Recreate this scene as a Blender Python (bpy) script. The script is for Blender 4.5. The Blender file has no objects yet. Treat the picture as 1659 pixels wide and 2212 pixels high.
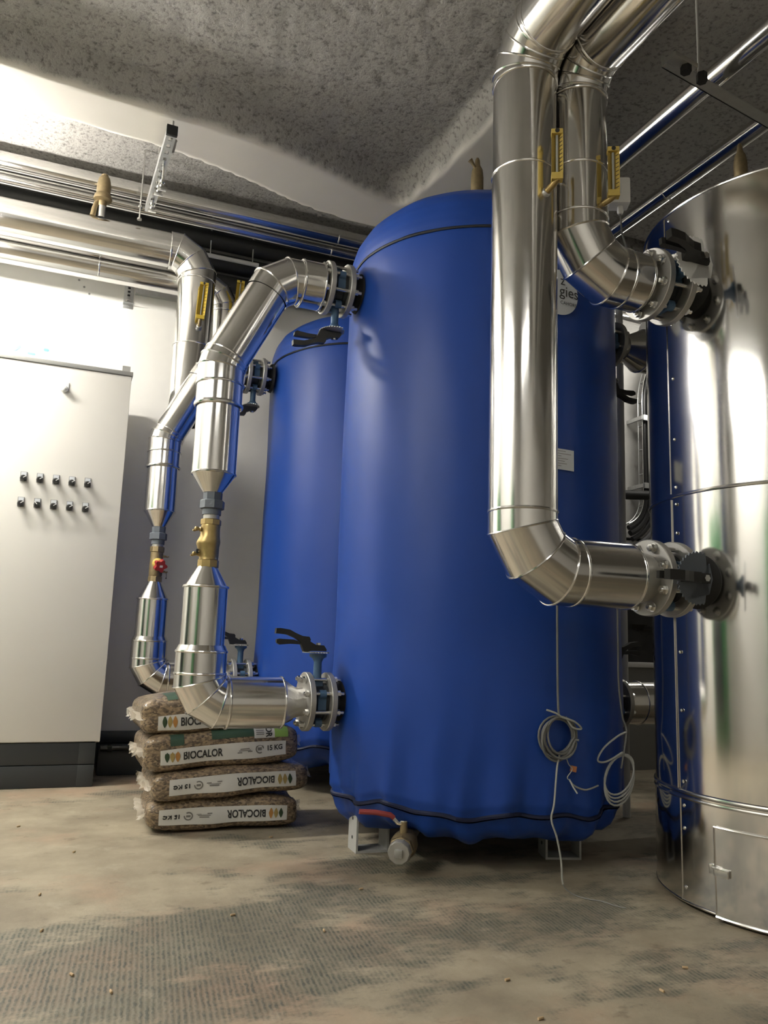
import bpy, bmesh, math, random
from mathutils import Vector, Matrix, noise
PI = math.pi
random.seed(7)
C = bpy.context.scene.collection
S = bpy.context.scene

# ---------------------------------------------------------------- camera
FPX, HC = 1720.0, 0.80
u_ = Vector((355, 10540, -FPX)).normalized()
a_ = Vector((4360, -427.5, -FPX)); a_ = (a_ - u_ * a_.dot(u_)).normalized()
b_ = u_.cross(a_)
cam_d = bpy.data.cameras.new('camera'); cam = bpy.data.objects.new('camera', cam_d); C.objects.link(cam)
cam_d.sensor_fit = 'HORIZONTAL'; cam_d.sensor_width = 36.0; cam_d.lens = 36.0 * FPX / 1659.0
cam_d.clip_start = 0.02
cam.matrix_world = Matrix(((a_.x, a_.y, a_.z, 0), (b_.x, b_.y, b_.z, 0), (u_.x, u_.y, u_.z, HC), (0, 0, 0, 1)))
S.camera = cam
S.view_settings.view_transform = 'Standard'; S.view_settings.look = 'None'
S.view_settings.gamma = 1.0; S.view_settings.use_curve_mapping = False
S.view_settings.exposure = 0.08

# ---------------------------------------------------------------- world
w = bpy.data.worlds.new('world'); S.world = w; w.use_nodes = True
w.node_tree.nodes['Background'].inputs[0].default_value = (0.05, 0.05, 0.05, 1)
w.node_tree.nodes['Background'].inputs[1].default_value = 0.05

# ---------------------------------------------------------------- lamps (two tube luminaires of the room and two added as fill; housings are built further down)
LAMPS = [  # x, y, z, along, length, radiance of the opal tube
    (-1.22, 4.22, 2.88, 'x', 1.20, 300.0),
    (-2.05, 1.45, 2.88, 'y', 1.80, 112.0),
    (-0.30, -1.10, 3.02, 'x', 1.50, 24.0),  # added general fill from behind the camera
    (4.30, 4.30, 3.05, 'x', 1.20, 26.0),  # added out of sight to brighten the wall between the tanks
]
LAMP_COLOUR = (1.0, 0.968, 0.905)

# ---------------------------------------------------------------- materials
MATS = {}
def nmat(name):
    m = bpy.data.materials.new(name); m.use_nodes = True
    return m, m.node_tree, m.node_tree.nodes['Principled BSDF']
def pmat(name, col, rough=0.5, metal=0.0, bump=0.0, bscale=60.0, var=0.0, coat=0.0, rvar=0.0, spec=0.5, trans=0.0, alpha=1.0, stretch=None):
    m, nt, p = nmat(name)
    p.inputs['Base Color'].default_value = (*col, 1); p.inputs['Roughness'].default_value = rough
    p.inputs['Metallic'].default_value = metal; p.inputs['Coat Weight'].default_value = coat
    p.inputs['Specular IOR Level'].default_value = spec
    p.inputs['Transmission Weight'].default_value = trans; p.inputs['Alpha'].default_value = alpha
    if bump or var or rvar:
        tc = nt.nodes.new('ShaderNodeTexCoord'); n = nt.nodes.new('ShaderNodeTexNoise')
        n.inputs['Scale'].default_value = bscale; n.inputs['Detail'].default_value = 4
        src = tc.outputs['Object']
        if stretch:
            mp = nt.nodes.new('ShaderNodeMapping'); mp.inputs['Scale'].default_value = stretch
            nt.links.new(src, mp.inputs[0]); src = mp.outputs[0]
        nt.links.new(src, n.inputs['Vector'])
        if bump:
            bn = nt.nodes.new('ShaderNodeBump'); bn.inputs['Strength'].default_value = bump; bn.inputs['Distance'].default_value = 0.01
            nt.links.new(n.outputs[0], bn.inputs['Height']); nt.links.new(bn.outputs[0], p.inputs['Normal'])
        if var:
            mx = nt.nodes.new('ShaderNodeMix'); mx.data_type = 'RGBA'
            mx.inputs['A'].default_value = (*[c * (1 - var) for c in col], 1); mx.inputs['B'].default_value = (*[min(1, c * (1 + var)) for c in col], 1)
            nt.links.new(n.outputs[0], mx.inputs['Factor']); nt.links.new(mx.outputs['Result'], p.inputs['Base Color'])
        if rvar:
            mr = nt.nodes.new('ShaderNodeMapRange'); mr.inputs['From Min'].default_value = 0.3; mr.inputs['From Max'].default_value = 0.7
            mr.inputs['To Min'].default_value = max(0.02, rough - rvar); mr.inputs['To Max'].default_value = rough + rvar
            nt.links.new(n.outputs[0], mr.inputs['Value']); nt.links.new(mr.outputs[0], p.inputs['Roughness'])
    MATS[name] = m
    return m
pmat('aluminium', (0.74, 0.73, 0.71), 0.155, 1.0, bump=0.012, bscale=9.0, rvar=0.03)
pmat('aluminium_tank', (0.74, 0.73, 0.71), 0.13, 1.0, bump=0.04, bscale=2.5, rvar=0.03)
pmat('bead', (0.78, 0.77, 0.75), 0.18, 1.0)
pmat('foil', (0.62, 0.61, 0.60), 0.36, 1.0, bump=0.5, bscale=18, rvar=0.08)
pmat('galv', (0.55, 0.56, 0.56), 0.38, 1.0, var=0.15, bscale=40)
pmat('galv_dull', (0.42, 0.41, 0.38), 0.48, 0.75, var=0.12, bscale=30)
pmat('zinc', (0.75, 0.75, 0.73), 0.22, 1.0)
pmat('castgrey', (0.115, 0.13, 0.15), 0.55, 0.25, bump=0.1, bscale=90)
pmat('valveblue', (0.05, 0.105, 0.18), 0.45, 0.0, bump=0.1, bscale=80)
pmat('valvedark', (0.02, 0.025, 0.03), 0.5)
pmat('black', (0.010, 0.010, 0.009), 0.42)
pmat('rubber', (0.014, 0.014, 0.013), 0.75)
pmat('blackfoam', (0.012, 0.012, 0.011), 0.6, bump=0.1, bscale=30)
pmat('brass', (0.38, 0.28, 0.12), 0.38, 0.85, bump=0.05, bscale=60, var=0.2)
pmat('brassold', (0.26, 0.20, 0.11), 0.48, 0.7, bump=0.1, bscale=60, var=0.25)
pmat('yellow', (0.62, 0.44, 0.05), 0.38, 0.25)
pmat('yellowpale', (0.52, 0.38, 0.09), 0.45, 0.1)
pmat('glass', (0.35, 0.36, 0.33), 0.1, 0.0, spec=0.8)
pmat('red', (0.30, 0.025, 0.025), 0.4)
pmat('redlever', (0.26, 0.04, 0.035), 0.5)
pmat('blue', (0.010, 0.046, 0.245), 0.42, 0.0, bump=0.06, bscale=5.0, var=0.05, spec=0.28)
pmat('bluecord', (0.004, 0.008, 0.035), 0.6)
pmat('zip', (0.006, 0.008, 0.016), 0.5)
pmat('cabinet', (0.66, 0.64, 0.59), 0.42, 0.0, bump=0.02, bscale=160)
pmat('cabtrim', (0.36, 0.36, 0.34), 0.4, 0.3)
pmat('plinth', (0.026, 0.030, 0.031), 0.5)
pmat('darkgloss', (0.012, 0.013, 0.012), 0.18)
pmat('white', (0.72, 0.72, 0.70), 0.4)
pmat('whitelabel', (0.55, 0.54, 0.49), 0.38, var=0.05, bscale=20)
pmat('tanklabel', (0.62, 0.64, 0.66), 0.4)
pmat('ink', (0.02, 0.02, 0.018), 0.5)
pmat('inkgrey', (0.16, 0.15, 0.13), 0.5)
pmat('leafdark', (0.02, 0.045, 0.015), 0.5)
pmat('leafgold', (0.30, 0.22, 0.07), 0.5)
pmat('leaforange', (0.36, 0.17, 0.04), 0.5)
pmat('packgreen', (0.03, 0.065, 0.04), 0.4)
pmat('packlime', (0.22, 0.36, 0.07), 0.4)
pmat('cable', (0.36, 0.36, 0.33), 0.5)
pmat('cabledark', (0.15, 0.15, 0.14), 0.5)
pmat('tagorange', (0.45, 0.16, 0.05), 0.5)
pmat('pvc', (0.45, 0.45, 0.44), 0.45)
pmat('stickerblue', (0.12, 0.30, 0.62), 0.4)
pmat('stickerpale', (0.55, 0.68, 0.80), 0.4)
pmat('green', (0.025, 0.13, 0.04), 0.45)
pmat('greypaint', (0.22, 0.22, 0.21), 0.6)
pmat('legpaint', (0.34, 0.34, 0.32), 0.55, var=0.15, bscale=25)
pmat('hole', (0.012, 0.012, 0.012), 0.9)
pmat('pelletwood', (0.42, 0.30, 0.17), 0.8)
pmat('lamphousing', (0.75, 0.75, 0.73), 0.4)
pmat('blackfilm', (0.008, 0.008, 0.008), 0.22, bump=0.6, bscale=8)
pmat('blackcable', (0.01, 0.01, 0.01), 0.35)
pmat('greycable', (0.09, 0.09, 0.09), 0.4)

def film_material():
    m, nt, p = nmat('clear_film')
    p.inputs['Base Color'].default_value = (0.72, 0.66, 0.55, 1); p.inputs['Roughness'].default_value = 0.28
    p.inputs['Alpha'].default_value = 0.38; p.inputs['Coat Weight'].default_value = 0.4
    MATS['film'] = m
film_material()

def pellet_material():
    m, nt, p = nmat('pellet_bag'); L = nt.links
    tc = nt.nodes.new('ShaderNodeTexCoord')
    mp = nt.nodes.new('ShaderNodeMapping'); mp.inputs['Scale'].default_value = (95, 135, 155); L.new(tc.outputs['Object'], mp.inputs[0])
    v = nt.nodes.new('ShaderNodeTexVoronoi'); v.inputs['Scale'].default_value = 1.0; L.new(mp.outputs[0], v.inputs['Vector'])
    r = nt.nodes.new('ShaderNodeValToRGB')
    r.color_ramp.elements[0].color = (0.055, 0.037, 0.021, 1); r.color_ramp.elements[1].color = (0.27, 0.19, 0.105, 1)
    sep = nt.nodes.new('ShaderNodeSeparateColor'); L.new(v.outputs['Color'], sep.inputs[0]); L.new(sep.outputs[0], r.inputs[0])
    n = nt.nodes.new('ShaderNodeTexNoise'); n.inputs['Scale'].default_value = 9; L.new(tc.outputs['Object'], n.inputs['Vector'])
    L.new(r.outputs[0], p.inputs['Base Color'])
    b = nt.nodes.new('ShaderNodeBump'); b.inputs['Strength'].default_value = 0.5; b.inputs['Distance'].default_value = 0.004; b.invert = True
    L.new(v.outputs['Distance'], b.inputs['Height'])
    p.inputs['Roughness'].default_value = 0.7
    # the clear plastic skin over the pellets
    b2 = nt.nodes.new('ShaderNodeBump'); b2.inputs['Strength'].default_value = 0.45; b2.inputs['Distance'].default_value = 0.02
    n2 = nt.nodes.new('ShaderNodeTexNoise'); n2.inputs['Scale'].default_value = 45; L.new(tc.outputs['Object'], n2.inputs['Vector'])
    L.new(n2.outputs[0], b2.inputs['Height'])
    L.new(b.outputs[0], p.inputs['Normal']); L.new(b2.outputs[0], p.inputs['Coat Normal'])
    p.inputs['Coat Weight'].default_value = 0.8; p.inputs['Coat Roughness'].default_value = 0.12
    MATS['pellets'] = m
pellet_material()

def floor_material():
    m, nt, p = nmat('stained_concrete'); L = nt.links; N = nt.nodes.new
    tc = N('ShaderNodeTexCoord')
    def noise_(sc, det=6, ro=0.6, off=(0, 0, 0), st=(1, 1, 1)):
        mp = N('ShaderNodeMapping'); mp.inputs['Location'].default_value = off; mp.inputs['Scale'].default_value = st
        L.new(tc.outputs['Object'], mp.inputs[0])
        n = N('ShaderNodeTexNoise'); n.inputs['Scale'].default_value = sc; n.inputs['Detail'].default_value = det; n.inputs['Roughness'].default_value = ro
        L.new(mp.outputs[0], n.inputs['Vector']); return n.outputs[0]
    def ramp(v, a, b):
        r = N('ShaderNodeMapRange'); r.inputs['From Min'].default_value = a; r.inputs['From Max'].default_value = b; r.clamp = True
        L.new(v, r.inputs['Value']); return r.outputs[0]
    def mix(f, a, b):
        x = N('ShaderNodeMix'); x.data_type = 'RGBA'
        if hasattr(f, 'is_linked'): L.new(f, x.inputs['Factor'])
        else: x.inputs['Factor'].default_value = f
        for s_, v in (('A', a), ('B', b)):
            if isinstance(v, tuple): x.inputs[s_].default_value = (*v, 1)
            else: L.new(v, x.inputs[s_])
        return x.outputs['Result']
    def mul(a, b):
        x = N('ShaderNodeMath'); x.operation = 'MULTIPLY'; L.new(a, x.inputs[0])
        if hasattr(b, 'is_linked'): L.new(b, x.inputs[1])
        else: x.inputs[1].default_value = b
        return x.outputs[0]
    base = mix(ramp(noise_(3.2, 8), 0.35, 0.68), (0.195, 0.162, 0.110), (0.345, 0.298, 0.210))
    rust = ramp(noise_(1.6, 6, 0.65, (3, 7, 0)), 0.51, 0.68)
    base = mix(mul(rust, 0.65), base, (0.36, 0.235, 0.155))
    # green-grey dye patches, printed through a ribbed mat
    pn = noise_(3.0, 10, 0.74, (1.35, 0.4, 0), (0.7, 1.3, 1))
    geo = N('ShaderNodeNewGeometry')
    for (bx, by, br, amt) in ((0.30, 2.20, 0.50, 0.16), (0.62, 2.42, 0.42, 0.13), (0.12, 1.98, 0.45, 0.15), (0.80, 2.05, 0.35, 0.12), (1.30, 2.40, 0.38, 0.12), (1.55, 1.85, 0.32, 0.12), (1.0, 2.62, 0.30, 0.09),
                              (1.75, 2.25, 0.22, 0.10), (0.35, 3.05, 0.55, -0.16), (-0.1, 3.7, 0.7, -0.18), (1.05, 1.75, 0.22, -0.10)):
        dn = N('ShaderNodeVectorMath'); dn.operation = 'DISTANCE'; L.new(geo.outputs['Position'], dn.inputs[0]); dn.inputs[1].default_value = (bx, by, 0)
        mr = N('ShaderNodeMapRange'); mr.interpolation_type = 'SMOOTHSTEP'; mr.inputs['From Min'].default_value = 0.0; mr.inputs['From Max'].default_value = br * 1.3
        mr.inputs['To Min'].default_value = amt * 0.62; mr.inputs['To Max'].default_value = 0.0; L.new(dn.outputs['Value'], mr.inputs['Value'])
        ad = N('ShaderNodeMath'); ad.operation = 'ADD'; L.new(pn, ad.inputs[0]); L.new(mr.outputs[0], ad.inputs[1]); pn = ad.outputs[0]
    patch = ramp(pn, 0.50, 0.60)
    mp = N('ShaderNodeMapping'); mp.inputs['Rotation'].default_value = (0, 0, 0.10); L.new(tc.outputs['Object'], mp.inputs[0])
    wv = N('ShaderNodeTexWave'); wv.wave_type = 'BANDS'; wv.bands_direction = 'X'; wv.inputs['Scale'].default_value = 24; wv.inputs['Distortion'].default_value = 2.2
    wv.inputs['Detail'].default_value = 2; wv.inputs['Detail Scale'].default_value = 2.5
    L.new(mp.outputs[0], wv.inputs['Vector'])
    fine = ramp(noise_(30, 5), 0.38, 0.6)
    rib = mul(ramp(wv.outputs['Fac'], 0.25, 0.75), fine)
    rr = N('ShaderNodeMath'); rr.operation = 'MULTIPLY_ADD'; rr.inputs[1].default_value = 0.42; rr.inputs[2].default_value = 0.50; L.new(rib, rr.inputs[0])
    base = mix(mul(patch, rr.outputs[0]), base, (0.040, 0.048, 0.037))
    spots = ramp(noise_(11, 5, 0.6, (5, 2, 0)), 0.62, 0.72)
    base = mix(mul(spots, 0.55), base, (0.10, 0.075, 0.045))
    pale = ramp(noise_(4.5, 6, 0.7, (9, 1, 0)), 0.60, 0.72)
    base = mix(mul(pale, 0.45), base, (0.40, 0.36, 0.27))
    L.new(base, p.inputs['Base Color'])
    p.inputs['Roughness'].default_value = 0.62
    b = N('ShaderNodeBump'); b.inputs['Strength'].default_value = 0.25; b.inputs['Distance'].default_value = 0.004
    ad = N('ShaderNodeMath'); ad.operation = 'ADD'; L.new(mul(mul(wv.outputs['Fac'], patch), 0.4), ad.inputs[0]); L.new(noise_(60, 6), ad.inputs[1])
    L.new(ad.outputs[0], b.inputs['Height']); L.new(b.outputs[0], p.inputs['Normal'])
    MATS['floor'] = m
floor_material()

def ceiling_material():
    m, nt, p = nmat('sprayed_ceiling'); L = nt.links; N = nt.nodes.new
    tc = N('ShaderNodeTexCoord')
    at = N('ShaderNodeAttribute'); at.attribute_name = 'plaster'
    n1 = N('ShaderNodeTexNoise'); n1.inputs['Scale'].default_value = 46; n1.inputs['Detail'].default_value = 8; n1.inputs['Roughness'].default_value = 0.7
    L.new(tc.outputs['Object'], n1.inputs['Vector'])
    n2 = N('ShaderNodeTexNoise'); n2.inputs['Scale'].default_value = 2.2; n2.inputs['Detail'].default_value = 6; L.new(tc.outputs['Object'], n2.inputs['Vector'])
    r = N('ShaderNodeValToRGB'); r.color_ramp.elements[0].position = 0.33; r.color_ramp.elements[1].position = 0.50
    r.color_ramp.elements[0].color = (0.13, 0.124, 0.114, 1); r.color_ramp.elements[1].color = (0.38, 0.362, 0.335, 1); L.new(n1.outputs[0], r.inputs[0])
    mx0 = N('ShaderNodeMix'); mx0.data_type = 'RGBA'; mx0.blend_type = 'MULTIPLY'; mx0.inputs['Factor'].default_value = 0.6
    r2 = N('ShaderNodeValToRGB'); r2.color_ramp.elements[0].color = (0.72, 0.72, 0.71, 1); r2.color_ramp.elements[0].position = 0.35; r2.color_ramp.elements[1].position = 0.65
    r2.color_ramp.elements[1].color = (1, 1, 1, 1); L.new(n2.outputs[0], r2.inputs[0])
    L.new(r.outputs[0], mx0.inputs['A']); L.new(r2.outputs[0], mx0.inputs['B'])
    mx = N('ShaderNodeMix'); mx.data_type = 'RGBA'; L.new(at.outputs['Fac'], mx.inputs['Factor'])
    r3 = N('ShaderNodeValToRGB'); r3.color_ramp.elements[0].color = (0.62, 0.585, 0.52, 1); r3.color_ramp.elements[1].color = (0.76, 0.725, 0.66, 1); L.new(n2.outputs[0], r3.inputs[0])
    L.new(mx0.outputs['Result'], mx.inputs['A']); L.new(r3.outputs[0], mx.inputs['B'])
    L.new(mx.outputs['Result'], p.inputs['Base Color']); p.inputs['Roughness'].default_value = 0.9
    b = N('ShaderNodeBump'); b.inputs['Distance'].default_value = 0.02
    st = N('ShaderNodeMapRange'); st.inputs['To Min'].default_value = 0.6; st.inputs['To Max'].default_value = 0.05; L.new(at.outputs['Fac'], st.inputs['Value'])
    L.new(st.outputs[0], b.inputs['Strength']); L.new(n1.outputs[0], b.inputs['Height']); L.new(b.outputs[0], p.inputs['Normal'])
    MATS['ceiling'] = m
ceiling_material()
pmat('plaster', (0.66, 0.645, 0.605), 0.85, bump=0.12, bscale=14, var=0.04)

# ---------------------------------------------------------------- mesh helpers
class MB:
    def __init__(s): s.v = []; s.f = []
    def add(s, vs, fs):
        o = len(s.v); s.v += [Vector(p) for p in vs]; s.f += [tuple(i + o for i in f) for f in fs]; return s
    def box(s, x0, x1, y0, y1, z0, z1, M=None):
        vs = [Vector((x, y, z)) for x in (x0, x1) for y in (y0, y1) for z in (z0, z1)]
        if M: vs = [M @ p for p in vs]
        return s.add(vs, [(0, 1, 3, 2), (4, 6, 7, 5), (0, 4, 5, 1), (2, 3, 7, 6), (0, 2, 6, 4), (1, 5, 7, 3)])
    def lathe(s, prof, M=None, n=48, cap=True, a0=0.0, a1=2 * PI):
        full = abs(a1 - a0 - 2 * PI) < 1e-6
        m = n if full else n + 1
        vs = []
        for (r, z) in prof:
            for k in range(m):
                t = a0 + (a1 - a0) * k / n; vs.append(Vector((r * math.cos(t), r * math.sin(t), z)))
        if M: vs = [M @ p for p in vs]
        fs = []
        for i in range(len(prof) - 1):
            for k in range(n):
                k2 = (k + 1) % m; fs.append((i * m + k, i * m + k2, (i + 1) * m + k2, (i + 1) * m + k))
        if cap and full:
            if prof[0][0] > 1e-6: fs.append(tuple(reversed(range(m))))
            if prof[-1][0] > 1e-6: fs.append(tuple(range((len(prof) - 1) * m, len(prof) * m)))
        return s.add(vs, fs)
    def tube(s, pts, r, n=10, closed=False, cap=True):
        pts = [Vector(p) for p in pts]; m = len(pts); rs = r if isinstance(r, (list, tuple)) else [r] * m
        T = []
        for i in range(m):
            if closed: d = pts[(i + 1) % m] - pts[i - 1]
            else: d = pts[min(i + 1, m - 1)] - pts[max(i - 1, 0)]
            T.append(d.normalized() if d.length > 1e-9 else Vector((0, 0, 1)))
        ref = Vector((0, 0, 1)) if abs(T[0].z) < 0.9 else Vector((1, 0, 0))
        U = T[0].cross(ref).normalized(); vs = []
        for i in range(m):
            U = (U - T[i] * U.dot(T[i])).normalized(); V = T[i].cross(U)
            for k in range(n):
                t = 2 * PI * k / n; vs.append(pts[i] + (U * math.cos(t) + V * math.sin(t)) * rs[i])
        fs = []
        for i in range(m if closed else m - 1):
            j = (i + 1) % m
            for k in range(n):
                k2 = (k + 1) % n; fs.append((i * n + k, i * n + k2, j * n + k2, j * n + k))
        if cap and not closed: fs += [tuple(reversed(range(n))), tuple(range((m - 1) * n, m * n))]
        return s.add(vs, fs)
    def prism(s, poly, y0, y1, M=None):      # poly in x,z extruded along y
        n = len(poly)
        vs = [Vector((x, y0, z)) for x, z in poly] + [Vector((x, y1, z)) for x, z in poly]
        if M: vs = [M @ p for p in vs]
        return s.add(vs, [tuple(range(n)), tuple(reversed(range(n, 2 * n)))] + [(i, i + n, (i + 1) % n + n, (i + 1) % n) for i in range(n)])
    def grid(s, nx, ny, fn):
        vs = [fn(i / nx, j / ny) for j in range(ny + 1) for i in range(nx + 1)]
        return s.add(vs, [(j * (nx + 1) + i, j * (nx + 1) + i + 1, (j + 1) * (nx + 1) + i + 1, (j + 1) * (nx + 1) + i) for j in range(ny) for i in range(nx)])
    def build(s, name, mat, parent=None, smooth=True, bevel=0.0, angle=35):
        me = bpy.data.meshes.new(name); me.from_pydata([tuple(p) for p in s.v], [], s.f); me.validate()
        bm = bmesh.new(); bm.from_mesh(me)
        if bevel:
            bmesh.ops.bevel(bm, geom=[e for e in bm.edges if e.calc_face_angle(0) > 0.6], offset=bevel, segments=2, affect='EDGES', profile=0.6)
        bmesh.ops.recalc_face_normals(bm, faces=bm.faces); bm.to_mesh(me); bm.free()
        if smooth:
            me.polygons.foreach_set('use_smooth', [True] * len(me.polygons)); me.set_sharp_from_angle(angle=math.radians(angle))
        me.materials.append(MATS[mat])
        o = bpy.data.objects.new(name, me); C.objects.link(o)
        if parent: o.parent = parent
        return o
def tag(o, label, cat, group=None):
    o['label'] = label; o['category'] = cat
    if group: o['group'] = group
    return o
def struct(o): o['kind'] = 'structure'; return o
def thing(name, label, cat, loc=(0, 0, 0), group=None, rot=(0, 0, 0)):
    o = bpy.data.objects.new(name, None); C.objects.link(o); o.location = loc; o.rotation_euler = rot; o.empty_display_size = 0.05
    return tag(o, label, cat, group)
def frame(p, d, up=(0, 0, 1)):       # matrix whose local Z is d
    d = Vector(d).normalized(); up = Vector(up)
    if abs(d.dot(up)) > 0.98: up = Vector((1, 0, 0))
    x = up.cross(d).normalized(); y = d.cross(x)
    return Matrix(((x.x, y.x, d.x, p[0]), (x.y, y.y, d.y, p[1]), (x.z, y.z, d.z, p[2]), (0, 0, 0, 1)))
def share(o, name, parent, M=None):
    c = o.copy(); c.name = name; C.objects.link(c); c.parent = parent
    if M is not None: c.matrix_local = M
    return c
def text_mesh(txt, size, bold=0.0):
    cu = bpy.data.curves.new('t', 'FONT'); cu.body = txt; cu.size = size; cu.align_x = 'LEFT'; cu.align_y = 'CENTER'; cu.resolution_u = 3; cu.offset = bold
    ob = bpy.data.objects.new('t', cu); C.objects.link(ob)
    dg = bpy.context.evaluated_depsgraph_get(); me = ob.evaluated_get(dg).to_mesh()
    vs = [v.co.copy() for v in me.vertices]; fs = [tuple(q.vertices) for q in me.polygons]
    ob.evaluated_get(dg).to_mesh_clear(); bpy.data.objects.remove(ob); bpy.data.curves.remove(cu)
    x0 = min(v.x for v in vs); x1 = max(v.x for v in vs); zs = [v.y for v in vs]; zm = (min(zs) + max(zs)) / 2
    return [(v.x - x0, v.y - zm) for v in vs], fs, x1 - x0

# ---------------------------------------------------------------- the room shell
XL, XR, YN, YF = -2.5, 5.6, -2.5, 5.2
struct(MB().box(XL, XR, YN, YF, -0.12, 0.0).build('floor', 'floor', smooth=False))
struct(MB().box(XL - 0.15, XR + 0.15, YF, YF + 0.15, -0.1, 4.0).build('wall_back', 'plaster', smooth=False))
struct(MB().box(XL - 0.15, XL, YN, YF, -0.1, 4.0).build('wall_left', 'plaster', smooth=False))
struct(MB().box(XR, XR + 0.15, YN, YF, -0.1, 4.0).build('wall_right', 'plaster', smooth=False))
struct(MB().box(XL - 0.15, XR + 0.15, YN - 0.15, YN, -0.1, 4.0).build('wall_front', 'plaster', smooth=False))
def sstep(a, b, x):
    t = max(0.0, min(1.0, (x - a) / (b - a))); return t * t * (3 - 2 * t)
NEAR = [(-2.6, 3.20), (-0.434, 3.329), (-0.167, 3.358), (0.27, 3.385), (0.532, 3.398), (0.809, 3.445), (1.125, 3.541), (1.301, 3.607), (1.6, 3.67), (6, 3.8)]
FAR = [(-2.6, 3.60), (-0.453, 3.638), (-0.064, 3.640), (0.317, 3.672), (0.65, 3.752), (0.98, 3.870), (1.199, 3.908), (1.5, 3.92), (6, 4.0)]
SIDE = [(-4, 1.60), (2.83, 1.576), (2.991, 1.572), (3.165, 1.562), (3.426, 1.536), (3.6, 1.50), (6, 1.45)]
def interp(tab, x):
    for (xa, ya), (xb, yb) in zip(tab, tab[1:]):
        if x <= xb:
            q = (x - xa) / (xb - xa); return ya + (yb - ya) * q
    return tab[-1][1]
def soft(tab, x): return sum(interp(tab, x + o) for o in (-0.1, -0.05, 0, 0.05, 0.1)) / 5
def ceil_fn(x, y):
    wob = 0.05 * noise.noise(Vector((x * 0.9, y * 0.9, 3.3)))
    d1 = y - soft(NEAR, x); d2 = x - soft(SIDE, y) if y > 2.0 else -9
    d2 = min(d2, (y - 2.2) * 0.4, soft(SIDE, y) + 0.30 - x)
    k = 0.09; hh = max(k - abs(d1 - d2), 0) / k; d = max(d1, d2) + hh * hh * k * 0.25      # rounded inner corner
    d = min(d + 0.25 * wob, 9)
    t = sstep(-0.075, 0.012, d) * (1 - sstep(-0.01, 0.06, y - soft(FAR, x)))
    zc = 3.205 + 0.425 * sstep(3.55, 3.75, y) + 0.03 * noise.noise(Vector((x * 0.7, y * 0.7, 0)))
    rough = (1 - t) * (0.004 * noise.noise(Vector((x * 14, y * 14, 1))) + 0.004 * noise.noise(Vector((x * 40, y * 40, 5))))
    return zc + (3.10 - zc) * t + rough, sstep(0.84, 0.98, t)
def grid_axis(lo, hi, flo, fhi, coarse, fine):
    out = []; x = lo
    while x < hi - 1e-6:
        out.append(x); x += fine if flo <= x <= fhi else coarse
    return out + [hi]
gx = grid_axis(XL, XR, -1.0, 2.9, 0.1, 0.02); gy = grid_axis(YN, YF, 1.6, 4.3, 0.1, 0.02)
mb = MB(); pl = []
for y in gy:
    for x in gx:
        z, t = ceil_fn(x, y); mb.v.append(Vector((x, y, z))); pl.append(t)
nx = len(gx)
mb.f = [(j * nx + i, (j + 1) * nx + i, (j + 1) * nx + i + 1, j * nx + i + 1) for j in range(len(gy) - 1) for i in range(nx - 1)]
ce = struct(mb.build('ceiling', 'ceiling', angle=180))
at = ce.data.attributes.new('plaster', 'FLOAT', 'POINT'); at.data.foreach_set('value', pl)

# ---------------------------------------------------------------- lamp housings
lamp_lab = ['white tube lamp hung beside the control cabinet', 'long white tube lamp hung close to the left wall', 'unseen white tube lamp added behind the camera as fill light', 'white fill tube lamp added out of sight behind the silver tank']
for i, (x, y, z, ax, ln, rad) in enumerate(LAMPS):
    t = thing('tube_lamp', lamp_lab[i], 'lamp', (x, y, z), rot=(0, 0, 0 if ax == 'x' else PI / 2))
    m_, nt_, p_ = nmat('opal_tube'); p_.inputs['Base Color'].default_value = (0.8, 0.8, 0.8, 1)
    p_.inputs['Emission Color'].default_value = (*LAMP_COLOUR, 1); p_.inputs['Emission Strength'].default_value = rad; MATS['opal_%d' % i] = m_
    MB().lathe([(0.042, -ln / 2), (0.042, ln / 2)], frame((0, 0, 0), (1, 0, 0)), 20).build('opal_tube', 'opal_%d' % i, t)
    for s in (-1, 1): MB().lathe([(0.046, -0.03), (0.046, 0.03)], frame((s * (ln / 2 + 0.03), 0, 0), (1, 0, 0)), 20).build('end_cap', 'lamphousing', t)
    if i in (1, 2):      # added trough over the tube, keeps its light off the ceiling beam faces
        pf = [(-0.075, -0.012), (-0.072, 0.035), (-0.05, 0.062), (0.05, 0.062), (0.072, 0.035), (0.075, -0.012), (0.078, -0.012), (0.076, 0.038), (0.052, 0.067), (-0.052, 0.067), (-0.076, 0.038), (-0.078, -0.012)]
        MB().prism(pf, -ln / 2 - 0.05, ln / 2 + 0.05, Matrix.Rotation(PI / 2, 4, 'Z')).build('light_shield', 'lamphousing', t, smooth=False)
    zc = ceil_fn(x, y)[0] - z - 0.03
    for s in (-1, 1): MB().tube([(s * (ln / 2 + 0.03), 0, 0.04), (s * (ln / 2 + 0.03), 0, zc)], 0.006, 8).build('hanger', 'galv', t)

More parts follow.
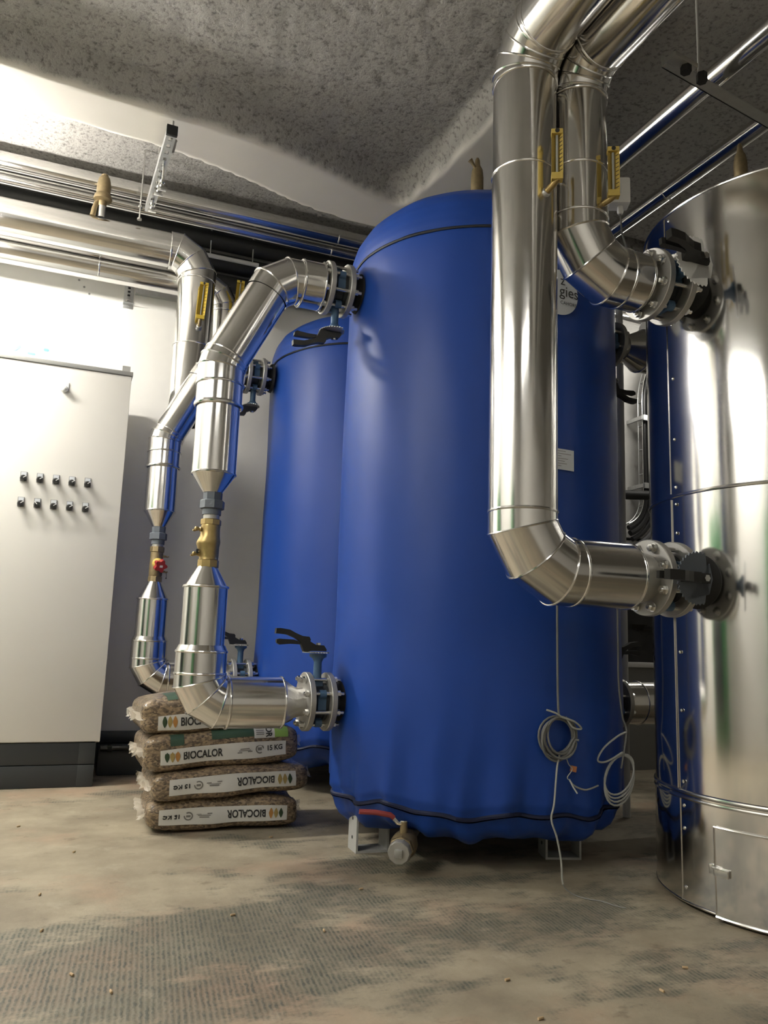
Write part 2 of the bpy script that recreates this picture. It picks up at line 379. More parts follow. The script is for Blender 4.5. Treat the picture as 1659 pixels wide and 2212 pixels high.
# ---------------------------------------------------------------- pipe runs
def bead(parent, p, d, r, t=0.0035, n=48, name='seam_bead'):
    M = frame(p, d); k = 8
    pr = [(r + t * math.cos(2 * PI * i / k) * 0.9, t * 1.4 * math.sin(2 * PI * i / k)) for i in range(k + 1)]
    return MB().lathe(pr, M, n, cap=False).build(name, 'bead', parent)
def section(parent, p0, p1, r0, r1=None, name='pipe_section', mat='aluminium', n=56, lip=0.0):
    p0 = Vector(p0); p1 = Vector(p1); L = (p1 - p0).length; r1 = r0 if r1 is None else r1
    pr = [(max(r0 - 0.012, 0.003), 0.0), (r0, 0.0)]
    if lip: pr += [(r0, lip)]
    pr += [(r1, L), (max(r1 - 0.012, 0.003), L)]
    return MB().lathe(pr, frame(p0, p1 - p0), n, cap=False).build(name, mat, parent)
def elbow(parent, pin, corner, pout, rb, r, n=4, legs=(0.0, 0.0), beads=True):
    """gored sheet-metal elbow; returns the two tangent points"""
    c = Vector(corner); d1 = (c - Vector(pin)).normalized(); d2 = (Vector(pout) - c).normalized()
    th = d1.angle(d2); tl = rb * math.tan(th / 2); nrm = d1.cross(d2).normalized()
    s0 = c - d1 * tl; ctr = s0 + nrm.cross(d1) * rb
    e0 = s0 - ctr
    verts = [s0 - d1 * legs[0]]
    for k in range(n):
        al = (k + 0.5) * th / n; R = rb / math.cos(th / (2 * n))
        verts.append(ctr + (Matrix.Rotation(al, 3, nrm) @ e0).normalized() * R)
    e1 = c + d2 * tl; verts.append(e1 + d2 * legs[1])
    dirs = [(verts[i + 1] - verts[i]).normalized() for i in range(n + 1)]
    planes = [dirs[0]] + [(dirs[i] + dirs[i + 1]).normalized() for i in range(n)] + [dirs[-1]]
    K = 56
    rings = []
    for i in range(n + 1):
        d = dirs[i]; u = nrm; v = d.cross(u)
        seg = []
        for e in (i, i + 1):
            ring = []
            for k in range(K):
                o = (u * math.cos(2 * PI * k / K) + v * math.sin(2 * PI * k / K)) * r
                base = verts[e] + o; t = (verts[e] - base).dot(planes[e]) / d.dot(planes[e]); ring.append(base + d * t)
            seg.append(ring)
        rings.append(seg)
        MB().add(seg[0] + seg[1], [(k, (k + 1) % K, K + (k + 1) % K, K + k) for k in range(K)]).build('elbow_segment', 'aluminium', parent)
    if beads:
        for i in range(n):
            MB().tube(rings[i][1], 0.0034, 6, closed=True).build('seam_bead', 'bead', parent)
    return verts[0], verts[-1], d1, d2

# --- butterfly valve (local X runs from the pipe side to the tank side, stem along local Z)
ARM = [(-.177, .088), (-.162, .089), (-.123, .084), (-.099, .072), (-.072, .0615), (-.043, .059), (-.037, .049), (-.0386, .041), (-.0145, .028), (.0193, .0266), (.030, .011), (.029, .004),
       (-.034, .004), (-.0507, -.001), (-.063, .001), (-.071, .0205), (-.0797, .04), (-.099, .052), (-.135, .065), (-.179, .0676)]
LEV = [(-.174, .0447), (-.164, .048), (-.104, .046), (-.08, .0386), (-.077, .028), (-.121, .029), (-.162, .025), (-.174, .0326)]
XM = Matrix.Rotation(PI / 2, 4, 'Y')     # local z -> x
VMESH = {}
def valve(label, loc, roll=0.0, sc=1.0, gap=0.05, rz=0.0, stem=0.188, plate='galv_dull', ps=1.0):
    t = thing('butterfly_valve', label, 'valve', loc)
    t.rotation_mode = 'XYZ'; t.rotation_euler = (roll, 0, rz)
    t.scale = (sc, sc, sc)
    key = (round(gap, 3), round(stem, 3), plate, ps)
    def part(name, mat, fn, **k):
        kk = (name, mat) + key + (k.get('var', 0),)
        k.pop('var', None)
        if kk in VMESH: return share(VMESH[kk], name, t)
        m = MB(); fn(m); o = m.build(name, mat, t, **k); VMESH[kk] = o; return o
    part('flange', 'galv_dull', lambda m: m.lathe([(0.05, -0.011), (0.111, -0.011), (0.113, -0.009), (0.113, 0.009), (0.111, 0.011), (0.05, 0.011)], XM, 56), var=1)
    part('flange', 'galv_dull', lambda m: m.lathe([(0.05, 0.075), (0.111, 0.075), (0.113, 0.077), (0.113, 0.095), (0.111, 0.097), (0.05, 0.097)], XM, 56), var=2)
    part('valve_body', 'valvedark', lambda m: m.lathe([(0.05, 0.0115), (0.074, 0.0115), (0.074, 0.024), (0.066, 0.028), (0.066, 0.058), (0.074, 0.062), (0.074, 0.0745), (0.05, 0.0745)], XM, 48))
    for k in range(4):
        a = PI / 4 + k * PI / 2 + PI / 8
        o = part('bolt_eye', 'valveblue', lambda m: m.lathe([(0.0075, 0.030), (0.017, 0.030), (0.017, 0.056), (0.0075, 0.056)], XM, 16, cap=False)); o.matrix_local = Matrix.Translation((0, 0.0845 * math.cos(a), 0.0845 * math.sin(a)))
    for k in range(4):
        o = part('lug', 'valveblue', lambda m: m.box(0.027, 0.059, -0.027, 0.027, 0.058, 0.081)); o.matrix_local = Matrix.Rotation(k * PI / 2, 4, 'X')
    for k in range(8):
        a = PI / 8 + k * PI / 4
        def bolt(m):
            m.lathe([(0.0068, -0.034), (0.0068, 0.128)], XM, 10)
            for x in (-0.0125, 0.098):
                xs = -1 if x < 0 else 1
                m.lathe([(0.0145, x), (0.0145, x + xs * 0.003)], XM, 16); m.lathe([(0.0125, x + xs * 0.003), (0.0125, x + xs * 0.015)], XM, 6)
        o = part('bolt', 'zinc', bolt); o.matrix_local = Matrix.Translation((0, 0.0925 * math.cos(a), 0.0925 * math.sin(a)))
    g = gap
    part('rubber_collar', 'rubber', lambda m: m.lathe([(0.045, 0.097), (0.066, 0.097), (0.067, 0.097 + g * 0.35), (0.060, 0.097 + g * 0.5), (0.064, 0.097 + g * 0.6), (0.083, 0.097 + g * 0.8), (0.088, 0.097 + g + 0.004), (0.045, 0.097 + g + 0.01)], XM, 48, cap=False))
    sx = 0.043
    def stem_(m):
        m.lathe([(0.021, 0.066), (0.017, 0.075), (0.016, stem - 0.035), (0.022, stem - 0.022), (0.034, stem - 0.014), (0.034, stem - 0.003)], Matrix.Translation((sx, 0, 0)), 20)
    part('stem', 'valveblue', stem_)
    def quad(m):
        pts = [(0.020 * 0, 0)]
        n = 22; ring = []
        for k in range(2 * n + 1):
            a = PI * 0.62 * (k / n - 1.0) + PI; r = ps * (0.060 + (0.0035 if k % 2 else -0.0015)); ring.append((r * math.cos(a), r * math.sin(a)))
        ring += [(0.034 * ps, 0.036 * ps), (0.044 * ps, 0.0), (0.034 * ps, -0.036 * ps)]
        vs = [(sx + x, y, stem) for x, y in ring] + [(sx + x, y, stem + 0.0035) for x, y in ring]; q = len(ring)
        m.add(vs, [tuple(range(q)), tuple(reversed(range(q, 2 * q)))] + [(i, (i + 1) % q, (i + 1) % q + q, i + q) for i in range(q)])
    part('notch_plate', plate, quad, smooth=False)
    hz = stem + 0.0035
    part('handle', 'black', lambda m: m.prism([(sx + x, hz + z) for x, z in ARM], -0.0135, 0.0135), smooth=False)
    part('squeeze_lever', 'black', lambda m: m.prism([(sx + x, hz + z) for x, z in LEV], -0.010, 0.010), smooth=False)
    part('shaft_nut', 'zinc', lambda m: m.lathe([(0.010, hz + 0.026), (0.010, hz + 0.036)], Matrix.Translation((sx, 0, 0)), 6))
    return t

# ================================================================ loop of the front tank (plane y = YA)
YA, YB = 3.078, 4.55
XA, RA = 1.667, 0.60
def loop(y, xv, zt, k1x, k2z, zl, names, fl_u, fl_l, zz, dark=False):
    t = thing('insulated_pipe', names[0], 'pipe', (0, 0, 0))
    P = lambda x, z: Vector((x, y, z))
    # upper: neck, horizontal, elbow, diagonal, elbow, vertical, cone
    k1 = P(k1x, zt); k2 = P(xv, k2z)
    section(t, P(fl_u - 0.013, zt), P(fl_u - 0.05, zt), 0.062, name='pipe_neck', mat='galv_dull')
    a, b, d1, d2 = elbow(t, P(fl_u, zt), k1, k2, 0.16, 0.093, 2)
    section(t, P(fl_u - 0.026, zt), a, 0.099); bead(t, a, d1, 0.099); bead(t, P(fl_u - 0.028, zt), d1, 0.098)
    a2, b2, e1, e2 = elbow(t, k1, k2, P(xv, 0), 0.13, 0.092, 2, legs=(0.01, 0.05))
    section(t, b, a2, 0.0895); bead(t, a2, e1, 0.091)
    zc, zcb = zz[0], zz[1]
    bead(t, b2, e2, 0.093); zr = b2.z - 0.085
    section(t, b2, P(xv, zr), 0.0905); bead(t, P(xv, zr), e2, 0.0915, 0.006)
    section(t, P(xv, zr + 0.01), P(xv, zc), 0.0845); bead(t, P(xv, zc), e2, 0.0845)
    section(t, P(xv, zc), P(xv, zcb), 0.0845, 0.036, name='cone')
    # lower: cone, vertical, collar, elbow, horizontal, cone, neck
    t2 = thing('insulated_pipe', names[1], 'pipe', (0, 0, 0))
    za, zb, zk = zz[2], zz[3], zz[4]
    section(t2, P(xv, za), P(xv, zb), 0.036, 0.082, name='cone'); bead(t2, P(xv, zb), (0, 0, 1), 0.0845)
    section(t2, P(xv, zb), P(xv, zk - 0.03), 0.082)
    section(t2, P(xv, zk + 0.012), P(xv, zk - 0.012), 0.086, 0.097, name='collar'); bead(t2, P(xv, zk - 0.012), (0, 0, 1), 0.0955)
    kl = P(xv, zl); xe = fl_l - 0.102
    a3, b3, f1, f2 = elbow(t2, P(xv, zk), kl, P(fl_l, zl), 0.105, 0.095, 3)
    section(t2, P(xv, zk - 0.012), a3, 0.095); bead(t2, a3, f1, 0.096)
    section(t2, b3, P(xe, zl), 0.097); bead(t2, b3, f2, 0.098); bead(t2, P(xe, zl), f2, 0.097)
    # foil-wrapped reducer
    pr = [(0.092, 0), (0.080, 0.018), (0.066, 0.038), (0.056, 0.056), (0.053, 0.075), (0.053, 0.092)]
    m = MB().lathe(pr, frame(P(xe, zl), (1, 0, 0)), 40, cap=False)
    for v in m.v:
        o = v - P(v.x, zl); v += o.normalized() * 0.006 * noise.noise(v * 28)
    m.build('foil_reducer', 'foil', t2)
    return t, t2
loop(YA, 0.507, 2.280, 0.715, 1.865, 0.556, ('silver clad pipe sloping down from upper valve of front blue tank', 'silver clad pipe elbow above pellet bags into lower valve of front blue tank'),
     0.928, 0.923, (1.423, 1.349, 1.062, 0.984, 0.754))
loop(YB, 0.466, 2.345, 0.690, 1.895, 0.566, ('silver clad pipe sloping down from upper valve of rear blue tank', 'silver clad pipe elbow behind pellet bags into lower valve of rear blue tank'),
     0.905, 0.925, (1.478, 1.390, 1.085, 0.990, 0.776))

# --- unions and brass valves in the verticals
def union(label, x, y, z0, z1, s=1.0):
    t = thing('pipe_union', label, 'fitting', (x, y, z0)); h = z1 - z0
    MB().lathe([(0.036 * s, h * 0.62), (0.037 * s, h * 0.66), (0.037 * s, h)], None, 8).build('upper_hexagon', 'castgrey', t)
    MB().lathe([(0.040 * s, h * 0.24), (0.0475 * s, h * 0.27), (0.0475 * s, h * 0.60), (0.043 * s, h * 0.64)], None, 8).build('union_nut', 'castgrey', t)
    MB().lathe([(0.036 * s, 0.0), (0.036 * s, h * 0.26)], None, 24).build('lower_collar', 'castgrey', t)
    MB().lathe([(0.031 * s, -0.035), (0.031 * s, h)], None, 24).build('nipple', 'galv_dull', t)
union('large grey hexagon union above the brass check valve', 0.509, YA, 1.262, 1.352)
union('grey hexagon union above the red-handled balancing valve', 0.468, YB, 1.292, 1.392)
# plain brass valve (front loop)
t = thing('brass_valve', 'brass valve body with two test nipples in front pipe loop', 'valve', (0.509, YA, 1.058))
MB().lathe([(0.036, 0.0), (0.0405, 0.002), (0.0405, 0.028), (0.037, 0.031)], None, 8).build('lower_hexagon', 'brass', t)
m = MB().lathe([(0.037, 0.03), (0.036, 0.036), (0.037, 0.045), (0.0375, 0.08), (0.0395, 0.09), (0.0405, 0.10), (0.037, 0.12), (0.0355, 0.15), (0.0365, 0.158), (0.0355, 0.164)], None, 40)
for v in m.v:
    if v.x < 0: v.x *= 1 + 0.28 * math.exp(-((v.z - 0.088) / 0.022) ** 2)
m.build('valve_body', 'brass', t)
MB().lathe([(0.037, 0.163), (0.0395, 0.166), (0.0395, 0.184), (0.036, 0.187)], None, 8).build('upper_hexagon', 'brass', t)
for zz_, ang in ((0.145, 0.25), (0.050, 0.15)):
    d = Vector((-math.cos(ang), -math.sin(ang), 0.0)); p = Vector((0, 0, zz_)) + d * 0.034
    m = MB(); m.lathe([(0.009, 0), (0.009, 0.010), (0.006, 0.012), (0.006, 0.018), (0.0085, 0.019), (0.0085, 0.028), (0.004, 0.031)], frame(p, d), 12)
    m.tube([p + d * 0.02, p + d * 0.03 + Vector((0, 0, -0.008)), p + d * 0.037 + Vector((0, 0, -0.006))], 0.004, 8); m.build('test_nipple', 'brass', t)
MB().box(-0.052, -0.042, -0.02, -0.008, 0.052, 0.068).build('test_cap', 'rubber', t, bevel=0.002)
# balancing valve with red handwheel (rear loop)
t = thing('brass_valve', 'brass balancing valve with dark red handwheel in rear pipe loop', 'valve', (0.468, YB, 1.082))
MB().lathe([(0.033, 0.0), (0.0375, 0.002), (0.0375, 0.03), (0.034, 0.033)], None, 8).build('lower_hexagon', 'brassold', t)
MB().lathe([(0.033, 0.032), (0.0355, 0.04), (0.036, 0.10), (0.034, 0.12), (0.034, 0.165)], None, 32).build('valve_body', 'brassold', t)
MB().lathe([(0.034, 0.165), (0.0385, 0.168), (0.0385, 0.195), (0.033, 0.198)], None, 8).build('upper_hexagon', 'brassold', t)
dd = Vector((0.25, -0.90, -0.35)).normalized(); p = Vector((0.004, -0.02, 0.105))
MB().lathe([(0.030, 0), (0.030, 0.022), (0.026, 0.034)], frame(p, dd), 24).build('bonnet', 'yellowpale', t)
m = MB(); Mh = frame(p + dd * 0.034, dd); ring = []
for k in range(40):
    a = 2 * PI * k / 40; ring.append(0.031 + 0.006 * math.cos(5 * a))
m.lathe([(1, 0.0), (1, 0.028)], None, 40)
for v in m.v:
    a = math.atan2(v.y, v.x); r = 0.031 + 0.006 * math.cos(5 * a); v.x = r * math.cos(a); v.y = r * math.sin(a)
m.v = [Mh @ v for v in m.v]; m.build('handwheel', 'red', t, angle=50)
MB().box(-0.008, 0.008, -0.006, 0.006, 0.0285, 0.031, Mh).build('handwheel_window', 'white', t)
for zz_ in (0.145, 0.06):
    MB().tube([(0.03, -0.01, zz_), (0.048, -0.012, zz_), (0.056, -0.013, zz_ - 0.004), (0.062, -0.013, zz_ + 0.002)], [0.007, 0.006, 0.004, 0.005], 8).build('test_nipple', 'brassold', t)
MB().tube([(0.056, -0.015, 0.06), (0.058, -0.016, 0.03), (0.056, -0.016, 0.022)], [0.0015, 0.0015, 0.005], 6).build('cap_chain', 'rubber', t)

# --- valves of the blue tanks
valve('butterfly valve on lower left of front blue tank, handle raised', (0.923, YA, 0.560), 0.0)
valve('butterfly valve on upper left of front blue tank, handle underneath', (0.928, YA, 2.283), PI)
valve('butterfly valve on lower left of rear blue tank, behind silver pipe', (0.925, YB, 0.566), 0.0)
valve('butterfly valve on upper left of rear blue tank, handle underneath', (0.905, YB, 2.345), PI)
# --- valves on the far side of the front tank, with their clad pipes
for zr, nm, nm2, rl in ((2.285, 'butterfly valve on upper right of front blue tank beside grey conduit', 'silver pipe with wide cone seen behind the grey conduit', PI), (0.560, 'butterfly valve on lower right of front blue tank near hanging cables', 'silver pipe stub low between blue tank and silver tank', 0.0)):
    valve(nm, (2.412, YA, zr), rl, rz=PI)
    t = thing('insulated_pipe', nm2, 'pipe')
    up = zr > 1
    xa = 2.43; xb = 2.56 if up else 2.50
    section(t, (xa, YA, zr), (xb - 0.07 if up else xb, YA, zr), 0.055, name='pipe_neck', mat='galv_dull')
    section(t, (xb - 0.08, YA, zr), (xb + 0.02, YA, zr), 0.060 if up else 0.096, 0.108 if up else 0.098, name='cone')
    bead(t, (xb + 0.02, YA, zr), (1, 0, 0), 0.107 if up else 0.098)
    section(t, (xb + 0.02, YA, zr), (XR - 0.003, YA, zr), 0.106 if up else 0.097)

# ================================================================ blue buffer tanks
def tank(label, cx, cy, dz, seed):
    t = thing('buffer_tank', label, 'tank', (cx, cy, 0)); R = RA
    off = Vector((seed * 3.1, seed * 1.7, seed))
    NT = 220
    def wob(th, z):
        e = Vector((math.cos(th), math.sin(th), 0))
        r = 0.007 * noise.noise(e * 1.6 + Vector((0, 0, z * 0.9)) + off)
        r += 0.004 * noise.noise(e * 4 + Vector((0, 0, z * 2.0)) + off)
        k = math.exp(-max(0, z - 0.22) / 0.16)
        fold = noise.noise(Vector((math.cos(th - 0.25 * (z - 0.2)), math.sin(th - 0.25 * (z - 0.2)), 0)) * 4.5 + off * 2)
        r += k * (0.042 * -abs(fold) + 0.011 * math.sin(19 * th + 3 * fold))
        r -= 0.006 * math.exp(-((z - 2.415) / 0.035) ** 2)
        r += 0.012 * math.exp(-((z - 0.5) / 0.25) ** 2)
        return r
    hem = lambda th: 0.215 + 0.010 * math.sin(7 * th + seed) + 0.007 * math.sin(16 * th)
    zs = [i / 70 for i in range(71)]
    m = MB()
    for q in zs:
        for k in range(NT):
            th = 2 * PI * k / NT; z = hem(th) + (2.412 - hem(th)) * (q ** 1.25); r = R + wob(th, z)
            if q < 0.02: r -= 0.012
            m.v.append(Vector((r * math.cos(th), r * math.sin(th), z + dz)))
    m.f = [(j * NT + k, j * NT + (k + 1) % NT, (j + 1) * NT + (k + 1) % NT, (j + 1) * NT + k) for j in range(70) for k in range(NT)]
    m.build('jacket', 'blue', t, angle=60)
    # lid
    prof = [(1.0, 2.418), (1.0, 2.445), (0.992, 2.485), (0.968, 2.535), (0.92, 2.583), (0.84, 2.625), (0.70, 2.662), (0.5, 2.69), (0.25, 2.708), (0.0001, 2.712)]
    fine = []
    for i in range(len(prof) - 1):
        for s in range(4): fine.append(tuple(prof[i][j] + (prof[i + 1][j] - prof[i][j]) * s / 4 for j in (0, 1)))
    fine.append(prof[-1]); m = MB()
    for (q, z) in fine:
        for k in range(NT):
            th = 2 * PI * k / NT; r = q * (R + wob(th, 2.5) * 1.3); m.v.append(Vector((r * math.cos(th), r * math.sin(th), z + dz + 0.006 * noise.noise(Vector((math.cos(th) * q * 2, math.sin(th) * q * 2, seed))))))
    m.f = [(j * NT + k, j * NT + (k + 1) % NT, (j + 1) * NT + (k + 1) % NT, (j + 1) * NT + k) for j in range(len(fine) - 1) for k in range(NT)]
    m.build('jacket_lid', 'blue', t, angle=60)
    MB().tube([((R + wob(2 * PI * k / 120, 2.415) + 0.002) * math.cos(2 * PI * k / 120), (R + wob(2 * PI * k / 120, 2.415) + 0.002) * math.sin(2 * PI * k / 120), 2.415 + dz) for k in range(120)], 0.0065, 6, closed=True).build('zip', 'zip', t)
    # hem cord and gathered skirt
    MB().tube([((R + wob(2 * PI * k / 160, 0.22) - 0.012) * math.cos(2 * PI * k / 160), (R + wob(2 * PI * k / 160, 0.22) - 0.012) * math.sin(2 * PI * k / 160), hem(2 * PI * k / 160) + dz - 0.004) for k in range(160)], 0.008, 6, closed=True).build('hem_cord', 'bluecord', t)
    m = MB(); sk = [(0.0, -0.012), (0.012, -0.022), (0.022, -0.045), (0.045, -0.072), (0.09, -0.095), (0.16, -0.11), (0.30, -0.118), (0.5999, -0.12)]
    for (ri, dzz) in sk:
        for k in range(NT):
            th = 2 * PI * k / NT; pk = 1 + 0.35 * math.sin(22 * th) * (1 if 0.01 < ri < 0.1 else 0)
            r = max(0.0005, R - 0.004 + wob(th, 0.22) * 0.8 - ri * pk)
            sag = -0.06 * max(0.0, noise.noise(Vector((math.cos(th), math.sin(th), 0)) * 2.3 + off)) if 0.02 < ri < 0.2 else 0
            m.v.append(Vector((r * math.cos(th), r * math.sin(th), hem(th) + dzz + sag * 0.6 + dz)))
    m.f = [(j * NT + k, j * NT + (k + 1) % NT, (j + 1) * NT + (k + 1) % NT, (j + 1) * NT + k) for j in range(len(sk) - 1) for k in range(NT)]
    m.build('jacket_skirt', 'blue', t, angle=70)
    return t
tA = tank('tall blue jacketed buffer tank in front, with white round sticker', XA, YA, 0.0, 1)
tB = tank('blue jacketed buffer tank standing behind the front one, near the wall', XA, YB, 0.03, 4)
def foot(t, cx, cy, p0, p1, depth, h=0.2):
    p0 = Vector((p0[0] - cx, p0[1] - cy, 0)); p1 = Vector((p1[0] - cx, p1[1] - cy, 0)); d = (p1 - p0); L = d.length; d.normalize(); n = Vector((-d.y, d.x, 0))
    M = Matrix(((d.x, n.x, 0, p0.x), (d.y, n.y, 0, p0.y), (0, 0, 1, 0), (0, 0, 0, 1))); T = 0.008
    poly = [(0, h), (0, 0), (L, 0), (L, h), (L - T, h), (L - T, T), (T, T), (T, h)]
    o = MB().prism(poly, 0, depth, M).build('foot', 'legpaint', t, smooth=False)
    for z in (0.05, 0.12): MB().lathe([(0.0065, -0.0012), (0.0065, 0.001)], M @ Matrix.Translation((0, depth * 0.5, z)) @ Matrix.Rotation(-PI / 2, 4, 'Y'), 12).build('bolt_hole', 'hole', o)
foot(tA, XA, YA, (1.127, 3.00), (1.262, 2.995), 0.10); foot(tA, XA, YA, (1.805, 2.74), (1.94, 2.70), 0.10); foot(tA, XA, YA, (1.95, 3.45), (2.08, 3.38), 0.08)
foot(tB, XA, YB, (1.16, 4.50), (1.29, 4.45), 0.10); foot(tB, XA, YB, (1.81, 4.20), (1.94, 4.13), 0.10); foot(tB, XA, YB, (1.95, 4.9), (2.08, 4.83), 0.08)

# stickers on the front tank
def on_tank(phi, z, dr=0.003):  # phi measured from -Y towards +X
    r = RA + 0.006 + dr; return Vector((XA + r * math.sin(phi), YA - r * math.cos(phi), z))
def tank_patch(name, phi0, z0, poly_or_text, mat, parent, faces=None, dr=0.003):
    m = MB(); m.add([on_tank(phi0 + x / RA, z0 + z, dr) for x, z in poly_or_text], faces or [tuple(range(len(poly_or_text)))]); return m.build(name, mat, parent, smooth=False)
st = thing('round_sticker', 'round white company sticker on front blue tank, half hidden by pipe', 'sticker', (0, 0, 0))
ph0, zs0 = 0.03, 2.165
rs = 0.092
ringv = [(0.0, 0.0)] + [(rs * q * math.cos(2 * PI * k / 48), rs * q * math.sin(2 * PI * k / 48)) for q in (0.5, 1.0) for k in range(48)]
tank_patch('disc', ph0, zs0, ringv, 'tanklabel', st, [(0, 1 + k, 1 + (k + 1) % 48) for k in range(48)] + [(1 + k, 49 + k, 49 + (k + 1) % 48, 1 + (k + 1) % 48) for k in range(48)], 0.006)
for txt, size, x0, z0 in (('z', 0.055, 0.005, 0.045), ('gies', 0.062, 0.0, 0.0), ('CAHORS', 0.020, 0.005, -0.040)):
    v, f, wd = text_mesh(txt, size); tank_patch('lettering', ph0, zs0, [(x0 + a, z0 + b) for a, b in v], 'ink', st, f, 0.0075)
sl = thing('data_label', 'white rectangular data label on the blue tank below the round sticker', 'sticker', (0, 0, 0))
ph1, zl1 = 0.05, 1.50
tank_patch('label_sheet', ph1, zl1, [(-0.055 + 0.11 * i / 6, z) for i in range(7) for z in (-0.04, 0.04)], 'tanklabel', sl, [(2 * i, 2 * i + 2, 2 * i + 3, 2 * i + 1) for i in range(6)], 0.006)
for i in range(7):
    wd = (0.05, 0.075, 0.03, 0.06, 0.045, 0.055, 0.03)[i]; z = 0.03 - i * 0.0095
    tank_patch('print_line', ph1, zl1, [(-0.035, z), (-0.035 + wd, z), (-0.035 + wd, z + 0.0018), (-0.035, z + 0.0018)], 'inkgrey', sl, None, 0.0075)

# ================================================================ silver tank on the right
SX, SY, SR = 2.446, 2.07, 0.52
tS = thing('steel_tank', 'tall polished silver clad tank with riveted seams and access door', 'tank', (SX, SY, 0))
MB().lathe([(SR - 0.003, 0.345), (SR - 0.002, 1.33)], None, 160, cap=False).build('cladding_middle', 'aluminium_tank', tS)
m = MB().lathe([(SR, 1.33)] + [(SR, 1.33 + 1.05 * i / 24) for i in range(1, 25)], None, 160, cap=False)
m.build('cladding_upper', 'aluminium_tank', tS)
MB().lathe([(SR - 0.008, 0.016), (SR, 0.016), (SR, 0.345)], None, 160, cap=False).build('cladding_lower', 'aluminium_tank', tS)
MB().lathe([(SR - 0.002, 2.378), (SR - 0.06, 2.385), (0.0005, 2.41)], None, 96, cap=False).build('top_plate', 'aluminium_tank', tS)
MB().lathe([(SR - 0.05, 0.0), (SR - 0.05, 0.03)], None, 64).build('base_ring', 'hole', tS)
for z, tt in ((1.33, 0.004), (0.335, 0.004), (0.352, 0.0045), (2.378, 0.004), (0.018, 0.003)): bead(tS, (0, 0, z), (0, 0, 1), SR, tt, 160)
sang = lambda phi: Vector((math.cos(phi), math.sin(phi), 0))
def s_phi(px_phi): return px_phi
PH_SEAM = math.atan2(2.16 - SY, 1.934 - SX)
def vseam(phi, z0, z1, nm='overlap_seam'):
    m = MB(); e = sang(phi); q = sang(phi + PI / 2)
    M = Matrix(((q.x, e.x, 0, e.x * SR), (q.y, e.y, 0, e.y * SR), (0, 0, 1, 0), (0, 0, 0, 1)))
    m.box(-0.0015, 0.0015, -0.002, 0.0025, z0, z1, M); return m.build(nm, 'bead', tS)
vseam(PH_SEAM, 0.36, 1.32); vseam(PH_SEAM, 1.34, 2.37); vseam(PH_SEAM + 0.02, 0.02, 0.33)
def screw(phi, z):
    e = sang(phi); MB().lathe([(0.0065, 0), (0.0055, 0.003), (0.002, 0.0045)], frame(e * SR + Vector((0, 0, z)), e), 10).build('screw', 'zinc', tS)
for z in (0.06, 0.24, 0.31, 0.385, 0.61, 0.80, 1.02, 1.20, 1.30, 1.36, 1.53, 1.75, 1.95, 2.15, 2.35): screw(PH_SEAM + 0.055, z)
# access door low on the front
PD0 = math.atan2(2.000 - SY, 1.930 - SX); 
PD0 = PD0 % (2 * PI); PD1 = PD0 + 0.95
def curved(nm, p0, p1, z0, z1, r, mat, th=0.004):
    n = 24; m = MB(); ring = []
    for k in range(n + 1):
        e = sang(p0 + (p1 - p0) * k / n); ring.append([e * (r - th), e * r])
    vs = []
    for a, b in ring:
        for q in (a, b):
            for z in (z0, z1): vs.append(q + Vector((0, 0, z)))
    fs = []
    for k in range(n):
        o = 4 * k; fs += [(o + 2, o + 6, o + 7, o + 3), (o, o + 1, o + 5, o + 4), (o + 1, o + 3, o + 7, o + 5), (o, o + 4, o + 6, o + 2)]
    fs += [(0, 2, 3, 1), (4 * n, 4 * n + 1, 4 * n + 3, 4 * n + 2)]
    m.add(vs, fs); return m.build(nm, mat, tS)
dr = curved('access_door', PD0, PD1, 0.012, 0.272, SR + 0.006, 'aluminium_tank', 0.006)
MB().tube([sang(PD0 + (PD1 - PD0) * k / 24) * (SR + 0.007) + Vector((0, 0, 0.272)) for k in range(25)], 0.0032, 6).build('door_edge', 'bead', dr)
MB().tube([sang(PD0 + (PD1 - PD0) * k / 24) * (SR + 0.007) + Vector((0, 0, 0.013)) for k in range(25)], 0.0045, 6).build('door_edge', 'bead', dr)
MB().tube([sang(PD0) * (SR + 0.006) + Vector((0, 0, 0.013)), sang(PD0) * (SR + 0.006) + Vector((0, 0, 0.272))], 0.003, 6).build('door_edge', 'bead', dr)
e = sang(PD0 + 0.02); q = sang(PD0 + 0.02 + PI / 2)
ML = Matrix(((q.x, e.x, 0, e.x * SR), (q.y, e.y, 0, e.y * SR), (0, 0, 1, 0.145), (0, 0, 0, 1)))
m = MB(); m.box(-0.035, -0.012, 0.0, 0.006, -0.014, 0.016, ML); m.box(-0.012, 0.04, 0.006, 0.016, -0.013, 0.011, ML); m.box(-0.014, 0.010, 0.012, 0.020, 0.006, 0.013, ML)
m.build('toggle_latch', 'zinc', dr, bevel=0.0025)
# its two valves (stems point towards the room)
valve('butterfly valve low on the silver tank with long black handle', (1.733, 2.045, 1.030), PI / 2 + 0.05, 1.08, gap=0.10, stem=0.150, plate='castgrey', ps=1.2)
valve('butterfly valve high on the silver tank with bright notched plate', (1.757, 2.045, 2.030), 1.48, 1.08, gap=0.088, stem=0.165, plate='white', ps=1.3)

